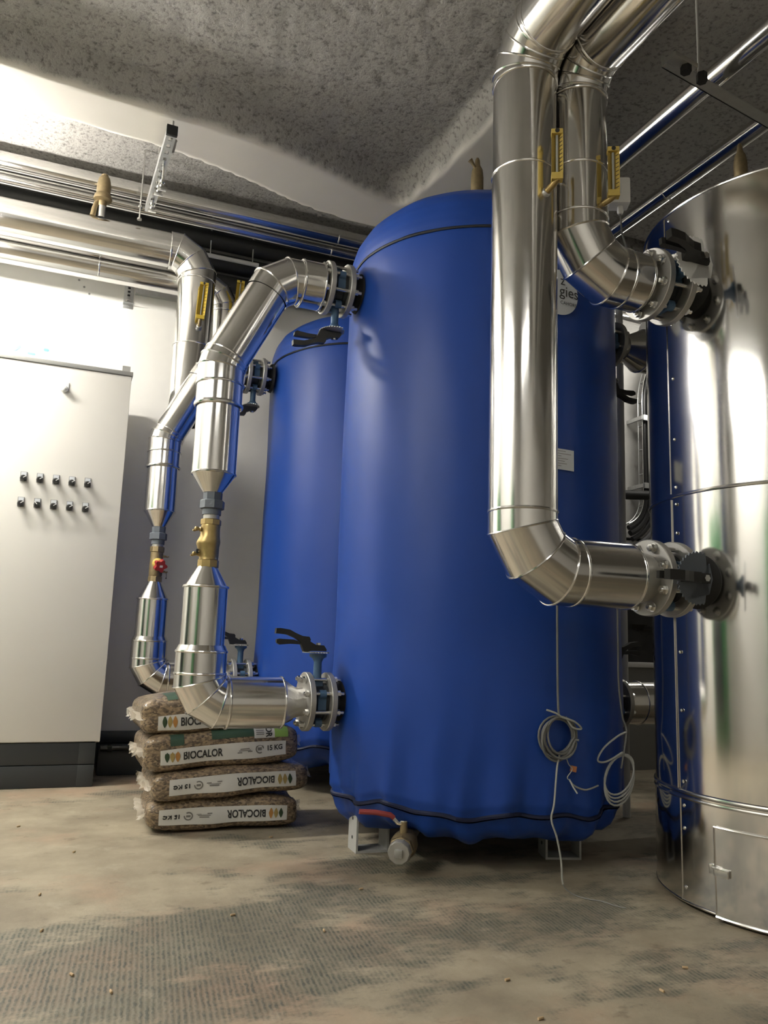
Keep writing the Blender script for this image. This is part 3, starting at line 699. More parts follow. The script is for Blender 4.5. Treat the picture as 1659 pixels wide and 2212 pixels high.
# ================================================================ the two big pipes in front of the tanks
PY = 2.05; ZT = 2.765
def drop(label, x, r, zn, xf, rb, zr):
    t = thing('insulated_pipe', label, 'pipe')
    a, b, d1, d2 = elbow(t, (x, -1, ZT), (x, PY, ZT), (x, PY, 0), 0.14, r, 4)
    section(t, (x, YN + 0.003, ZT), a, r); bead(t, a, d1, r)
    for yy in (0.9, -0.4, -1.7): bead(t, (x, yy, ZT), d1, r)
    a2, b2, e1, e2 = elbow(t, (x, PY, 3), (x, PY, zn), (xf, PY, zn), rb, r, 3 if zn > 1.5 else 3)
    section(t, b, (x, PY, zr), r - 0.0015); bead(t, b, (0, 0, 1), r); bead(t, (x, PY, zr), (0, 0, 1), r)
    section(t, (x, PY, zr), a2, r); bead(t, a2, (0, 0, 1), r)
    xe = xf - (0.085 if zn < 1.5 else 0.045)
    section(t, b2, (xe, PY, zn), r - 0.001); bead(t, b2, (1, 0, 0), r); bead(t, (xe, PY, zn), (1, 0, 0), r - 0.002)
    section(t, (xe, PY, zn), (xf - 0.012, PY, zn), r - 0.012, 0.076, name='pipe_neck', mat='galv_dull')
    return t
drop('thick silver clad pipe dropping in front of blue tank to silver tank', 1.268, 0.1045, 1.030, 1.733, 0.17, 2.30)
drop('silver clad pipe dropping beside the thick one to upper valve of silver tank', 1.474, 0.0985, 2.030, 1.757, 0.165, 2.36)

# ================================================================ wall pipes upper left
t = thing('insulated_pipe', 'silver clad pipe with safety vent along the wall, turning down before the wall', 'pipe')
y5 = 4.64; z5 = 3.070; x5 = 0.584
a, b, d1, d2 = elbow(t, (-3, y5, z5), (x5, y5, z5), (x5, y5, 0), 0.17, 0.111, 3)
section(t, (XL + 0.003, y5, z5), a, 0.103); bead(t, a, d1, 0.110); section(t, b, (x5, y5, 2.49), 0.108); bead(t, b, d2, 0.110); bead(t, (x5, y5, 2.49), d2, 0.112)
section(t, (x5, y5, 2.49), (x5, y5, 2.02), 0.1115)
t = thing('insulated_pipe', 'silver clad pipe running behind and below the vented one along the wall', 'pipe')
y6 = 4.90; z6 = 3.005; x6 = 0.80
a, b, d1, d2 = elbow(t, (-3, y6, z6), (x6, y6, z6), (x6, y6, 0), 0.16, 0.090, 3)
section(t, (XL + 0.003, y6, z6), a, 0.088); bead(t, a, d1, 0.090); bead(t, (0.03, y6, z6), d1, 0.089); section(t, b, (x6, y6, 2.52), 0.086); bead(t, b, d2, 0.089)
a, b, d1, d2 = elbow(t, (x6, y6, 3), (x6, y6, 2.345), (x6, y6 - 0.3, 2.345), 0.1, 0.086, 2)
section(t, (x6, y6, 2.52), a, 0.086); section(t, b, (x6, YB + 0.09, 2.345), 0.086)
# ceiling pipes: along X in the far bay, then towards the camera over the silver tank
for lab, y, z, r in (('slim bluish silver pipe high in the far bay behind the safety valve', 4.78, 3.475, 0.056), ('slim silver pipe just below the highest one in the far bay', 4.93, 3.455, 0.048)):
    t = thing('insulated_pipe', lab, 'pipe')
    section(t, (XL + 0.003, y, z), (1.5, y, z), r); bead(t, (1.5, y, z), (1, 0, 0), r); section(t, (1.5, y, z), (XR - 0.003, y, z), r)
for lab, x, z, r in (('slim silver pipe under ceiling beside the white sensor box', 2.00, 2.836, 0.040), ('slim silver pipe under ceiling passing just over the silver tank', 2.37, 2.848, 0.036)):
    t = thing('insulated_pipe', lab, 'pipe'); yy = YF - 0.003
    for y1 in (2.62, 1.55, 0.4, YN + 0.003):
        section(t, (x, yy, z), (x, y1, z), r)
        if y1 > 0: bead(t, (x, y1, z), (0, 1, 0), r, 0.003)
        yy = y1
for lab, y, z, r in (('black insulated pipe highest under the ceiling of the far bay', 5.06, 3.415, 0.062), ('black insulated pipe below the highest one in the far bay', 5.12, 3.290, 0.060), ('lowest black insulated pipe against the back wall', 5.12, 3.150, 0.055)):
    o = MB().tube([(XL + 0.003, y, z), (-0.6, y, z), (2.2, y, z), (3.9, y, z)], r, 24).build('black_pipe', 'blackfoam'); tag(o, lab, 'pipe')
t = thing('cable_conduit', 'short grey conduit strip under the black ceiling pipes', 'conduit')
MB().tube([(0.66, 4.98, 3.26), (1.02, 4.98, 3.26)], 0.014, 12).build('tube', 'pvc', t)
for x in (0.70, 0.98): MB().tube([(x, 4.98, 3.26), (x, 4.99, 3.37)], 0.004, 8).build('clip', 'galv', t)

# ================================================================ thermometers
def thermo(label, loc, rot, L=0.175, w=0.022, mat='yellow', stem=None):
    t = thing('pipe_thermometer', label, 'thermometer', loc, rot=rot)
    th = 0.0025
    # V-shaped case opening towards local -Y
    m = MB(); m.prism([(0, 0), (0, 0)], 0, 0) if False else None
    for s in (-1, 1):
        poly = [(0, 0.012), (s * w, -0.012), (s * w, -0.012 - th * 1.4), (0, 0.012 - th * 1.4)]
        m.add([(x, y, z) for z in (0, L) for x, y in poly], [(0, 1, 2, 3), (4, 7, 6, 5), (0, 4, 5, 1), (1, 5, 6, 2), (2, 6, 7, 3), (3, 7, 4, 0)])
    m.build('case', mat, t, smooth=False)
    for z0, z1 in ((L - 0.016, L), (0.0, 0.022)):
        MB().prism([(-w, z0), (w, z0), (w, z1), (-w, z1)], -0.017, 0.010).build('case_end', mat, t, smooth=False, bevel=0.002)
    MB().tube([(0, -0.004, 0.02), (0, -0.004, L - 0.014)], 0.0042, 10).build('glass_tube', 'glass', t)
    m = MB()
    nn = 9
    for k in range(nn):
        z = 0.032 + (L - 0.06) * k / (nn - 1)
        x0, x1 = w * 0.45, w * 0.88
        f = lambda x: 0.012 - 0.024 * x / w - th * 1.6 - 0.0006
        m.add([(x0, f(x0), z), (x1, f(x1), z), (x1, f(x1), z + 0.0028), (x0, f(x0), z + 0.0028)], [(0, 1, 2, 3)])
    m.build('graduation', 'ink', t, smooth=False)
    MB().lathe([(0.007, 0), (0.007, 0.0015)], Matrix.Translation((0, -0.018, L - 0.008)) @ Matrix.Rotation(PI / 2, 4, 'X'), 12).build('maker_badge', 'ink', t)
    if stem: 
        m = MB(); m.tube(stem, 0.0105, 14); m.build('stem', 'brass' if mat == 'yellowpale' else 'brassold', t)
        d = (Vector(stem[-2]) - Vector(stem[-1])).normalized()
        MB().lathe([(0.0145, -0.035), (0.0145, 0.022), (0.0125, 0.024)], frame(stem[-1], d), 18).build('pocket_sleeve', 'galv', t)
    return t
def along(px, py, y):      # a pixel of the photograph on the plane y = const
    d = Vector((px - 829.5, -(py - 1106), -FPX)); wv = Vector((a_.dot(d), b_.dot(d), u_.dot(d))); return Vector((0, 0, HC)) + wv * (y / wv.y)
p = along(1203, 392, 1.90)
thermo('yellow industrial thermometer on the thick silver pipe', p, (0, 0, -0.50), 0.168, 0.0175, 'yellowpale', [(0.004, -0.006, 0.008), (-0.008, 0.012, 0.0), (-0.026, 0.034, -0.010), (-0.040, 0.052, -0.018)])
p = along(1325, 428, 1.93)
thermo('yellow industrial thermometer beside the white sensor box', p, (0, 0, -0.50), 0.172, 0.0185, 'yellowpale', [(0.004, -0.006, 0.008), (-0.010, 0.008, 0.0), (-0.034, 0.022, -0.010), (-0.052, 0.034, -0.018)])
p = along(432, 690, 4.50)
thermo('yellow thermometer on the vented pipe where it turns down', p, (0, 0.05, -0.15), 0.225, 0.024, 'yellow', [(0, 0, 0.005), (0, 0.0, -0.02), (0, 0.01, -0.035), (0.0, 0.03, -0.04)])
p = along(512, 680, 4.78)
thermo('yellow thermometer half hidden behind the sloping silver pipe', p, (0, 0.05, -0.15), 0.225, 0.024, 'yellow', [(0, 0, 0.005), (0, 0.0, -0.02), (0, 0.01, -0.035), (-0.005, 0.04, -0.04)])
# white sensor box
p = along(1334, 421, 2.05)
t = thing('sensor_box', 'small white plastic sensor box on silver pipe behind yellow thermometer', 'sensor', p, rot=(0, 0, -0.45))
MB().box(-0.032, 0.038, -0.030, 0.030, -0.045, 0.050).build('housing', 'white', t, bevel=0.009)
MB().box(-0.014, 0.006, -0.0315, -0.0295, -0.012, 0.024).build('cover_recess', 'tanklabel', t, bevel=0.001)
MB().lathe([(0.010, -0.045), (0.011, -0.062), (0.008, -0.072)], Matrix.Translation((0.008, 0, 0)), 14).build('cable_gland', 'white', t)
MB().tube([(0.008, 0, -0.07), (0.010, 0, -0.10), (0.02, 0.03, -0.125), (0.06, 0.12, -0.15)], 0.003, 6).build('cable', 'cabledark', t)
MB().tube([(-0.03, 0.01, 0), (-0.10, 0.015, 0.0)], 0.012, 12).build('probe', 'galv', t)

# ================================================================ brass air vents
def vent(label, loc, H, s=1.0, side=True, mat='brassold'):
    t = thing('air_vent', label, 'vent', loc)
    MB().lathe([(0.014 * s, 0), (0.014 * s, H * 0.30)], None, 16).build('riser', 'galv', t)
    MB().lathe([(0.022 * s, H * 0.28), (0.026 * s, H * 0.30), (0.026 * s, H * 0.37), (0.022 * s, H * 0.40)], None, 6).build('hexagon', mat, t)
    MB().lathe([(0.021 * s, H * 0.40), (0.026 * s, H * 0.46), (0.026 * s, H * 0.74), (0.022 * s, H * 0.84), (0.012 * s, H * 0.90), (0.010 * s, H * 0.97), (0.006 * s, H)], None, 28).build('float_chamber', mat, t)
    if side:
        MB().tube([(-0.014 * s, -0.01, H * 0.84), (-0.030 * s, -0.012, H * 0.90), (-0.04 * s, -0.012, H * 0.93)], [0.006 * s, 0.007 * s, 0.011 * s], 10).build('side_cap', mat, t)
    return t
vent('brass air vent on top of the front blue tank', (1.645, YA, 2.70), 0.385, 1.15)
vent('brass air vent on top of the silver tank', (2.235, 2.08, 2.39), 0.325, 0.95, False, 'brassold')
# safety vent on the wall pipe
t = thing('safety_valve', 'old brass safety valve standing on the silver wall pipe', 'valve', (0.012, 4.60, 3.165))
MB().lathe([(0.021, 0), (0.021, 0.075)], None, 16).build('riser', 'zinc', t)
MB().lathe([(0.02, 0.068), (0.024, 0.074), (0.024, 0.10), (0.03, 0.105)], None, 20).build('outlet_body', 'brassold', t)
MB().lathe([(0.022, 0.098), (0.05, 0.108), (0.052, 0.116), (0.047, 0.135), (0.039, 0.146)], None, 28).build('skirt', 'brassold', t)
MB().lathe([(0.039, 0.144), (0.039, 0.20), (0.035, 0.228), (0.030, 0.246), (0.024, 0.252)], None, 28).build('bonnet', 'brassold', t)
MB().lathe([(0.021, 0.250), (0.022, 0.262), (0.012, 0.272), (0.003, 0.274)], None, 10).build('cap', 'brassold', t)
MB().tube([(-0.02, 0, 0.10), (-0.032, 0, 0.085), (-0.040, 0, 0.05), (-0.046, 0, 0.0)], [0.012, 0.014, 0.015, 0.016], 12).build('outlet_tube', 'brassold', t)

# ================================================================ perforated strut, rods and clamps (left)
t = thing('perforated_strut', 'perforated galvanized strut with black end cap under pale ceiling beam', 'strut', (0.268, 3.385, 3.0), rot=(0, 0, 0.035))
Ls = 0.72; m = MB(); hw = 0.0215
ny = 13; stp = Ls / ny
for i in range(ny):      # lower flange of the channel, with slots left open
    y0 = i * stp; y1 = y0 + stp; s0 = y0 + stp * 0.3; s1 = y0 + stp * 0.72
    m.box(-hw, hw, y0, s0, -0.002, 0.0); m.box(-hw, hw, s1, y1, -0.002, 0.0); m.box(-hw, -0.009, s0, s1, -0.002, 0.0); m.box(0.009, hw, s0, s1, -0.002, 0.0)
m.box(-hw, -hw + 0.002, 0, Ls, 0, 0.04); m.box(hw - 0.002, hw, 0, Ls, 0, 0.04); m.box(-hw, -hw + 0.009, 0, Ls, 0.038, 0.04); m.box(hw - 0.009, hw, 0, Ls, 0.038, 0.04)
m.build('channel', 'galv', t, smooth=False)
MB().box(-hw - 0.003, hw + 0.003, -0.012, 0.006, -0.004, 0.044).build('end_cap', 'rubber', t, bevel=0.003)
for y, zt_ in ((0.03, 0.09), (0.5, 0.60)): MB().tube([(0.006, y, 0.0), (0.006, y, zt_)], 0.005, 8).build('threaded_rod', 'galv_dull', t)
MB().tube([(0.03, 0.08, 0.03), (0.034, 0.12, 0.06), (0.03, 0.16, 0.02)], 0.007, 6).build('clamp_screw', 'galv_dull', t)
for y, zb in ((0.235, -0.125), (0.36, -0.085), (0.60, -0.05)):
    MB().tube([(0.004, y, 0.03), (0.004, y, zb)], 0.0055, 8).build('threaded_rod', 'zinc', t)
    for z in (zb + 0.006, zb + 0.03): MB().lathe([(0.013, -0.006), (0.013, 0.006)], Matrix.Translation((0.004, y, z)), 6).build('nut', 'zinc', t)
    MB().box(-0.016, 0.024, y - 0.012, y + 0.012, zb - 0.010, zb - 0.002).build('clamp_foot', 'zinc', t, bevel=0.002)
t = thing('threaded_rod', 'thin threaded rod with nut hanging over the vented wall pipe', 'rod', (0.22, 4.55, 3.18))
MB().tube([(0, 0, 0), (0, 0, 0.44)], 0.005, 8).build('rod', 'zinc', t)
MB().lathe([(0.012, 0.07), (0.012, 0.085)], None, 6).build('nut', 'zinc', t); MB().lathe([(0.014, -0.004), (0.014, 0.004)], None, 12).build('washer', 'zinc', t)
# strut bracket above the silver tank (right)
t = thing('support_bracket', 'galvanized angle bracket with black rubber bolts under right ceiling pipes', 'bracket', (1.70, 1.84, 2.72), rot=(0, 0, 0.155))
m = MB(); m.box(0, 0.75, 0, 0.045, 0, 0.004); m.box(0, 0.75, 0.041, 0.045, 0, 0.045); m.build('angle', 'legpaint', t, smooth=False)
MB().box(-0.02, 0.09, -0.03, 0.012, -0.012, 0.006).build('shoe_plate', 'galv_dull', t, bevel=0.003)
for x in (0.05, 0.13): MB().lathe([(0.018, -0.035), (0.018, -0.004)], Matrix.Translation((x, -0.012, 0)), 6).build('rubber_bolt', 'rubber', t)
for x in (0.16, 0.62): MB().tube([(x, 0.02, 0), (x, 0.02, 0.44)], 0.005, 8).build('threaded_rod', 'galv_dull', t)
o = MB().tube([(2.12, 1.80, 2.90), (2.10, 1.4, 2.90), (2.10, YN + 0.003, 2.90)], 0.05, 24).build('insulated_pipe', 'aluminium'); tag(o, 'short silver pipe end above the galvanized bracket', 'pipe')

# ================================================================ control cabinet
CX0, CX1, CY0, CY1, CZ = -1.15, 0.257, 4.59, 5.08, 2.268
t = thing('control_cabinet', 'tall light grey control cabinet with rows of black selector switches', 'cabinet', (0, 0, 0))
MB().box(CX0, CX1, CY0 + 0.022, CY1, 0.225, CZ - 0.022).build('body', 'cabinet', t, bevel=0.004)
for x0, x1 in ((CX0 + 0.004, -0.49), (-0.485, CX1)):
    MB().box(x0, x1, CY0, CY0 + 0.021, 0.232, CZ - 0.026).build('door', 'cabinet', t, bevel=0.003)
MB().box(CX0 - 0.004, CX1 + 0.006, CY0 - 0.006, CY1, CZ - 0.024, CZ).build('top_trim', 'cabtrim', t, bevel=0.003)
MB().box(CX1 - 0.052, CX1 - 0.008, CY0 + 0.05, CY0 + 0.056, CZ, CZ + 0.048).build('lifting_lug', 'cabtrim', t)
for z0, z1 in ((0.002, 0.112), (0.116, 0.224)):
    MB().box(CX0 + 0.004, CX1 - 0.022, CY0 + 0.012, CY1 - 0.02, z0, z1).build('plinth_panel', 'plinth', t, bevel=0.002)
    MB().box(CX1 - 0.10, CX1 - 0.018, CY0 + 0.008, CY0 + 0.05, z0, z1).build('plinth_corner', 'plinth', t, bevel=0.002)
sw0 = None
for row, (zr) in enumerate((1.603, 1.466)):
    for k in range(5):
        x = -0.246 + 0.0803 * k; o0 = Vector((x, CY0, zr))
        ang = -0.95 if not (row == 1 and k == 1) else 0.75
        if sw0 is None:
            base = MB().box(-0.017, 0.017, -0.004, 0.0, -0.022, 0.030).build('selector_switch', 'greypaint', t, bevel=0.002)
            leg = MB().box(-0.013, 0.013, -0.0055, -0.0035, 0.010, 0.027).build('legend_plate', 'tanklabel', base)
            bz = MB().lathe([(0.0175, 0.0), (0.0175, 0.008), (0.0155, 0.012), (0.013, 0.026), (0.011, 0.028)], Matrix.Translation((0, -0.003, -0.006)) @ Matrix.Rotation(PI / 2, 4, 'X'), 28).build('knob', 'black', base)
            pt = MB().box(-0.0018, 0.0018, -0.0335, -0.0305, 0.0, 0.019).build('pointer', 'white', base)
            pt.location = (0, 0, -0.006)
            sw0 = (base, leg, bz, pt)
            base.location = o0; pt.rotation_euler = (0, -ang, 0)
        else:
            b2 = share(sw0[0], 'selector_switch', t); b2.location = o0
            share(sw0[1], 'legend_plate', b2); share(sw0[2], 'knob', b2); q = share(sw0[3], 'pointer', b2); q.rotation_euler = (0, -ang, 0)
        if row == 0 or True: pass
base = MB().box(-0.021, 0.021, -0.004, 0.0, -0.012, 0.036).build('indicator_lamp', 'tanklabel', t, bevel=0.002); base.location = (-0.088, CY0, 2.118)
MB().lathe([(0.018, 0), (0.018, 0.010), (0.014, 0.022), (0.004, 0.027)], Matrix.Translation((0, -0.003, -0.004)) @ Matrix.Rotation(PI / 2, 4, 'X'), 24).build('lens', 'white', base)

# wall items
t = thing('wall_bracket', 'galvanized slotted bracket bolted to wall beneath silver pipes', 'bracket', (0.228, YF, 2.97))
MB().box(-0.030, 0.030, -0.004, 0.0, -0.085, 0.075).build('plate', 'galv', t, bevel=0.002)
MB().box(-0.032, 0.032, -0.05, 0.0, -0.062, -0.058).build('shelf', 'galv', t)
MB().lathe([(0.022, 0), (0.022, 0.006), (0.012, 0.008), (0.012, 0.016)], Matrix.Translation((0, -0.004, -0.045)) @ Matrix.Rotation(PI / 2, 4, 'X'), 16).build('anchor_bolt', 'zinc', t)
for z in (0.0, 0.025, 0.05): MB().box(-0.008, 0.008, -0.0055, -0.0035, z, z + 0.012).build('slot', 'hole', t)
MB().box(0.04, 0.75, -0.042, -0.002, 0.02, 0.060).build('rail', 'galv', t)
for i, (px, py) in enumerate(((171, 605), (182, 620), (193, 635))):
    q = along(px, py, YF); o = MB().lathe([(0.007, 0), (0.007, 0.002)], Matrix.Translation(q) @ Matrix.Rotation(PI / 2, 4, 'X'), 12).build('wall_plug', 'greypaint'); tag(o, 'small grey wall plug in white wall near the bracket', 'plug', 'wall plugs near the bracket')
def sticker(px, py, ln, wd, ang, mat, lab):
    q = along(px, py, YF - 0.002); m = MB(); pts = []
    for k in range(24):
        a = 2 * PI * k / 24; x = (ln / 2 - wd / 2) * (1 if math.cos(a) > 0 else -1) + wd / 2 * math.cos(a); z = wd / 2 * math.sin(a); pts.append((x * math.cos(ang) - z * math.sin(ang), x * math.sin(ang) + z * math.cos(ang)))
    m.prism(pts, -0.001, 0.001); m.v = [v + q for v in m.v]; o = m.build('blue_sticker', mat, None, smooth=False)
    tag(o, lab, 'sticker')
sticker(37, 752, 0.05, 0.017, 0.75, 'stickerblue', 'small blue capsule sticker on wall, steeply slanted, above cabinet')
sticker(49, 757, 0.055, 0.016, 0.6, 'stickerpale', 'pale blue capsule sticker on wall, slanted, above cabinet')
sticker(90, 744, 0.065, 0.016, -0.08, 'stickerpale', 'long pale blue sticker lying level on wall above cabinet')
sticker(100, 756, 0.032, 0.018, 0.0, 'stickerblue', 'short stubby blue sticker on wall above cabinet')
sticker(68, 764, 0.045, 0.014, -0.05, 'stickerblue', 'blue sticker just showing over the cabinet edge')

# black stuff behind cabinet foot
t = thing('cable_duct', 'black floor duct with glossy pipe behind the pellet bags', 'duct', (0, 0, 0))
MB().box(0.27, 1.02, 4.93, YF, 0.0, 0.155).build('duct_body', 'plinth', t, bevel=0.01)
MB().tube([(0.28, 4.90, 0.155), (0.52, 4.90, 0.155), (1.0, 4.90, 0.155)], 0.017, 14).build('floor_pipe', 'darkgloss', t)
for x in (0.33, 0.47, 0.62): MB().lathe([(0.023, -0.012), (0.023, 0.012)], frame((x, 4.90, 0.155), (1, 0, 0)), 16).build('pipe_coupling', 'rubber', t)
MB().box(0.27, 1.02, 5.10, YF, 0.155, 0.22).build('upper_step', 'plinth', t, bevel=0.02)

# ================================================================ pellet bags
def spow(x, e): return math.copysign(abs(x) ** e, x)
def bag(label, cx, cy, z0, L, D, T, rz, tilt, flip, seed, extra=None, lz=0.0):
    t = thing('pellet_bag', label, 'bag', (cx, cy, z0 + T / 2), rot=(0, tilt, rz), group='stack of pellet bags')
    A, B, Cc = L / 2, D / 2, T / 2; e1, e2 = 0.36, 0.15
    off = Vector((seed * 5.3, seed * 2.9, seed * 1.1))
    def G(p):
        q = Vector(p); nn = noise.noise(Vector((p[0] * 7, p[1] * 7, p[2] * 11)) + off)
        k = 0.010 * nn; nd = Vector((p[0] / A * 0.5, p[1] / B, p[2] / Cc)); 
        if nd.length > 1e-6: nd.normalize()
        q += nd * k
        q.z -= 0.012 * (q.x / A) ** 2 * (1 if p[2] > 0 else -0.3)
        return q
    nu, nv = 180, 52; m = MB(); p1, p2 = 2 / e1, 2 / e2
    for j in range(nv + 1):
        et = -PI / 2 + PI * j / nv; c_, s_ = math.cos(et), math.sin(et); k = (abs(c_) ** p1 + abs(s_) ** p1) ** (-1 / p1); ce, se = c_ * k, s_ * k
        for i in range(nu):
            om = 2 * PI * (i + 0.5) / nu; c_, s_ = math.cos(om), math.sin(om); k = (abs(c_) ** p2 + abs(s_) ** p2) ** (-1 / p2)
            m.v.append(G((A * ce * c_ * k, B * ce * s_ * k, Cc * se)))
    m.f = [(j * nu + i, j * nu + (i + 1) % nu, (j + 1) * nu + (i + 1) % nu, (j + 1) * nu + i) for j in range(nv) for i in range(nu)]
    m.build('filled_sack', 'pellets', t, angle=80)
    def front(x, z, d=0.0):
        k = max(0.0, 1 - abs(z / Cc) ** (2 / e1)) ** (e1 / e2) - abs(x / A) ** (2 / e2); y = -B * max(0.0, k) ** (e2 / 2)
        return G((x, y - d, z))
    def top(x, y, d=0.0):
        k = (abs(x / A) ** (2 / e2) + abs(y / B) ** (2 / e2)) ** (e2 / e1); return G((x, y, Cc * max(0.0, 1 - k) ** (e1 / 2) + d))
    fs = -1 if flip else 1
    x0, x1, zt = -0.265, 0.265, 0.034
    m = MB(); m.grid(40, 6, lambda a, b: front((x0 + (x1 - x0) * a), (lz + zt * (2 * b - 1)), 0.002)); m.build('label_strip', 'whitelabel', t)
    F = lambda x, z, d: front(fs * x, lz + fs * z, d)
    for k, mt in enumerate(('leafdark', 'leafgold', 'leaforange' if not flip or seed == 1 else 'leafgold')):
        xc = -0.238 + 0.0215 * k; pts = []
        for s in range(18):
            a = 2 * PI * s / 18; pts.append((xc + 0.0105 * math.sin(a) * (1 - 0.45 * abs(math.cos(a))), 0.0235 * math.cos(a)))
        m = MB(); m.add([F(x, z, 0.0034) for x, z in pts] + [F(xc, 0, 0.0034)], [(18, i, (i + 1) % 18) for i in range(18)]); m.build('leaf_mark', mt, t, smooth=False)
    for txt, size, xx, zz_, mt, bd in (('BIOCALOR', 0.046, -0.172, 0.0, 'ink', 0.0012), ('15 KG', 0.030, 0.184, 0.0, 'ink', 0.0010)):
        v, f, wd = text_mesh(txt, size, bd); tgt = 0.163 if txt[0] == 'B' else 0.066; sc = tgt / wd
        m = MB(); m.add([F(xx + a * sc, zz_ + b, 0.0036) for a, b in v], f); m.build('lettering', mt, t, smooth=False)
    # quality seal ring and small bars beside the weight
    m = MB(); rr = 0.019
    m.add([F(0.149 + q * math.cos(2 * PI * k / 24), q * math.sin(2 * PI * k / 24), 0.0034) for q in (rr, rr * 0.72) for k in range(24)], [(k, (k + 1) % 24, 24 + (k + 1) % 24, 24 + k) for k in range(20)])
    m.add([F(0.149 + x, z, 0.0034) for x, z in ((-0.009, -0.006), (0.009, -0.006), (0.009, 0.006), (-0.009, 0.006))], [(0, 1, 2, 3)])
    m.build('quality_seal', 'inkgrey', t, smooth=False)
    m = MB()
    for (bx0, bx1, bz0, bz1) in ((0.052, 0.072, -0.010, -0.006), (0.096, 0.116, -0.008, -0.004), (0.058, 0.110, -0.002, 0.001), (0.064, 0.104, 0.004, 0.008)):
        m.add([F(bx0, bz0, 0.0034), F(bx1, bz0, 0.0034), F(bx1, bz1, 0.0034), F(bx0, bz1, 0.0034)], [(0, 1, 2, 3)])
    m.build('small_print', 'inkgrey', t, smooth=False)
    for (nm, mt, px0, px1, py0, py1) in (extra or []):
        m = MB(); m.grid(14, 10, lambda a, b: top(px0 + (px1 - px0) * a, py0 + (py1 - py0) * b, 0.002)); m.build(nm, mt, t)
    if seed == 3:
        for nm, mt, xa, xb, za, zb in (('green_print', 'packgreen', -0.225, -0.170, 0.030, 0.074), ('green_band', 'packgreen', -0.055, 0.125, 0.040, 0.080), ('white_panel', 'whitelabel', 0.125, 0.215, 0.032, 0.080), ('lime_print', 'packlime', 0.215, 0.275, 0.034, 0.078)):
            m = MB(); m.grid(12, 8, lambda a, b: front(xa + (xb - xa) * a, za + (zb - za) * b, 0.002)); m.build(nm, mt, t)
        v, f, wd = text_mesh('OR', 0.036, 0.0012)
        m = MB(); m.add([front(0.190 + b, 0.078 - a * 0.044 / wd, 0.0036) for a, b in v], f); m.build('lettering', 'ink', t, smooth=False)
        for k in range(4):
            zq = 0.046 + 0.008 * k; m = MB(); m.add([front(x, z, 0.0034) for x, z in ((0.133, zq), (0.168, zq), (0.168, zq + 0.003), (0.133, zq + 0.003))], [(0, 1, 2, 3)]); m.build('print_line', 'inkgrey', t, smooth=False)
    # crimped clear film at the ends
    for s in (-1, 1):
        m = MB(); rnd = random.Random(seed * 9 + s)
        j = [rnd.uniform(-1, 1) for _ in range(40)]
        def flap(a, b):
            y = -B * 0.93 + 2 * B * 0.93 * a; k = min(39, int(a * 39))
            x = s * (A * (0.93 - 0.10 * abs(2 * a - 1) ** 6) + (0.050 + 0.008 * j[k]) * b)
            z = 0.018 * math.sin(a * 23 + seed) * b + 0.010 * j[(k * 7) % 40] * b + (0.35 * Cc) * (1 - b) * math.sin(a * 9) * 0.3
            return Vector((x, y, z))
        m.grid(38, 4, flap); m.build('sealed_end', 'film', t)
    return t
BY = 3.635
bag('pellet bag lying on the floor at bottom of the stack, label upside down', 0.715, BY + 0.01, 0.004, 0.635, 0.37, 0.140, -0.02, 0.0, True, 1, lz=-0.004)
bag('pellet bag second from the floor, label upside down', 0.735, BY, 0.136, 0.665, 0.38, 0.130, 0.03, -0.040, True, 2)
bag('pellet bag third from the floor with green print and upright label', 0.690, BY + 0.015, 0.252, 0.66, 0.38, 0.170, 0.03, -0.062, False, 3,
    None, lz=-0.016)
bag('pellet bag on top of the stack with a green patch, under silver elbow', 0.670, BY + 0.02, 0.400, 0.66, 0.38, 0.165, 0.03, -0.060, False, 4,
    [('green_print', 'packgreen', -0.225, -0.170, -0.178, 0.02)], lz=-0.026)

# ================================================================ drain valve under the front tank
t = thing('ball_valve', 'drain ball valve with red lever lying under front blue tank', 'valve', (1.205, 2.73, 0.088))
dd = Vector((-0.55, -0.82, -0.06)).normalized(); M0 = frame((0, 0, 0), dd)
MB().lathe([(0.030, -0.09), (0.036, -0.085), (0.036, -0.06), (0.040, -0.05), (0.047, -0.03), (0.048, 0.0), (0.044, 0.02), (0.040, 0.028)], M0, 32).build('valve_body', 'brassold', t)
MB().lathe([(0.040, 0.028), (0.044, 0.030), (0.044, 0.052), (0.040, 0.056)], M0, 8).build('hexagon', 'brassold', t)
MB().lathe([(0.034, 0.055), (0.041, 0.057), (0.041, 0.082), (0.037, 0.088)], M0, 10).build('plug', 'galv_dull', t)
MB().box(-0.014, 0.014, -0.014, 0.014, 0.086, 0.100, M0).build('plug_square', 'galv', t, bevel=0.003)
MB().lathe([(0.015, 0.042), (0.013, 0.066), (0.013, 0.082)], None, 16).build('stem', 'brassold', t)
MB().lathe([(0.013, 0.075), (0.013, 0.086)], None, 6).build('stem_nut', 'zinc', t)
MB().tube([(0, 0, 0.073), (-0.022, 0.006, 0.078), (-0.040, 0.010, 0.098)], 0.008, 8).build('lever_root', 'zinc', t)
MB().tube([(-0.036, 0.009, 0.094), (-0.048, 0.012, 0.104), (-0.10, 0.03, 0.112), (-0.155, 0.045, 0.114)], [0.009, 0.0095, 0.0095, 0.009], 10).build('lever', 'redlever', t)
MB().tube([dd * -0.085, dd * -0.30, dd * -0.42 + Vector((0.02, 0.05, 0.02))], 0.026, 16).build('drain_pipe', 'galv_dull', t)

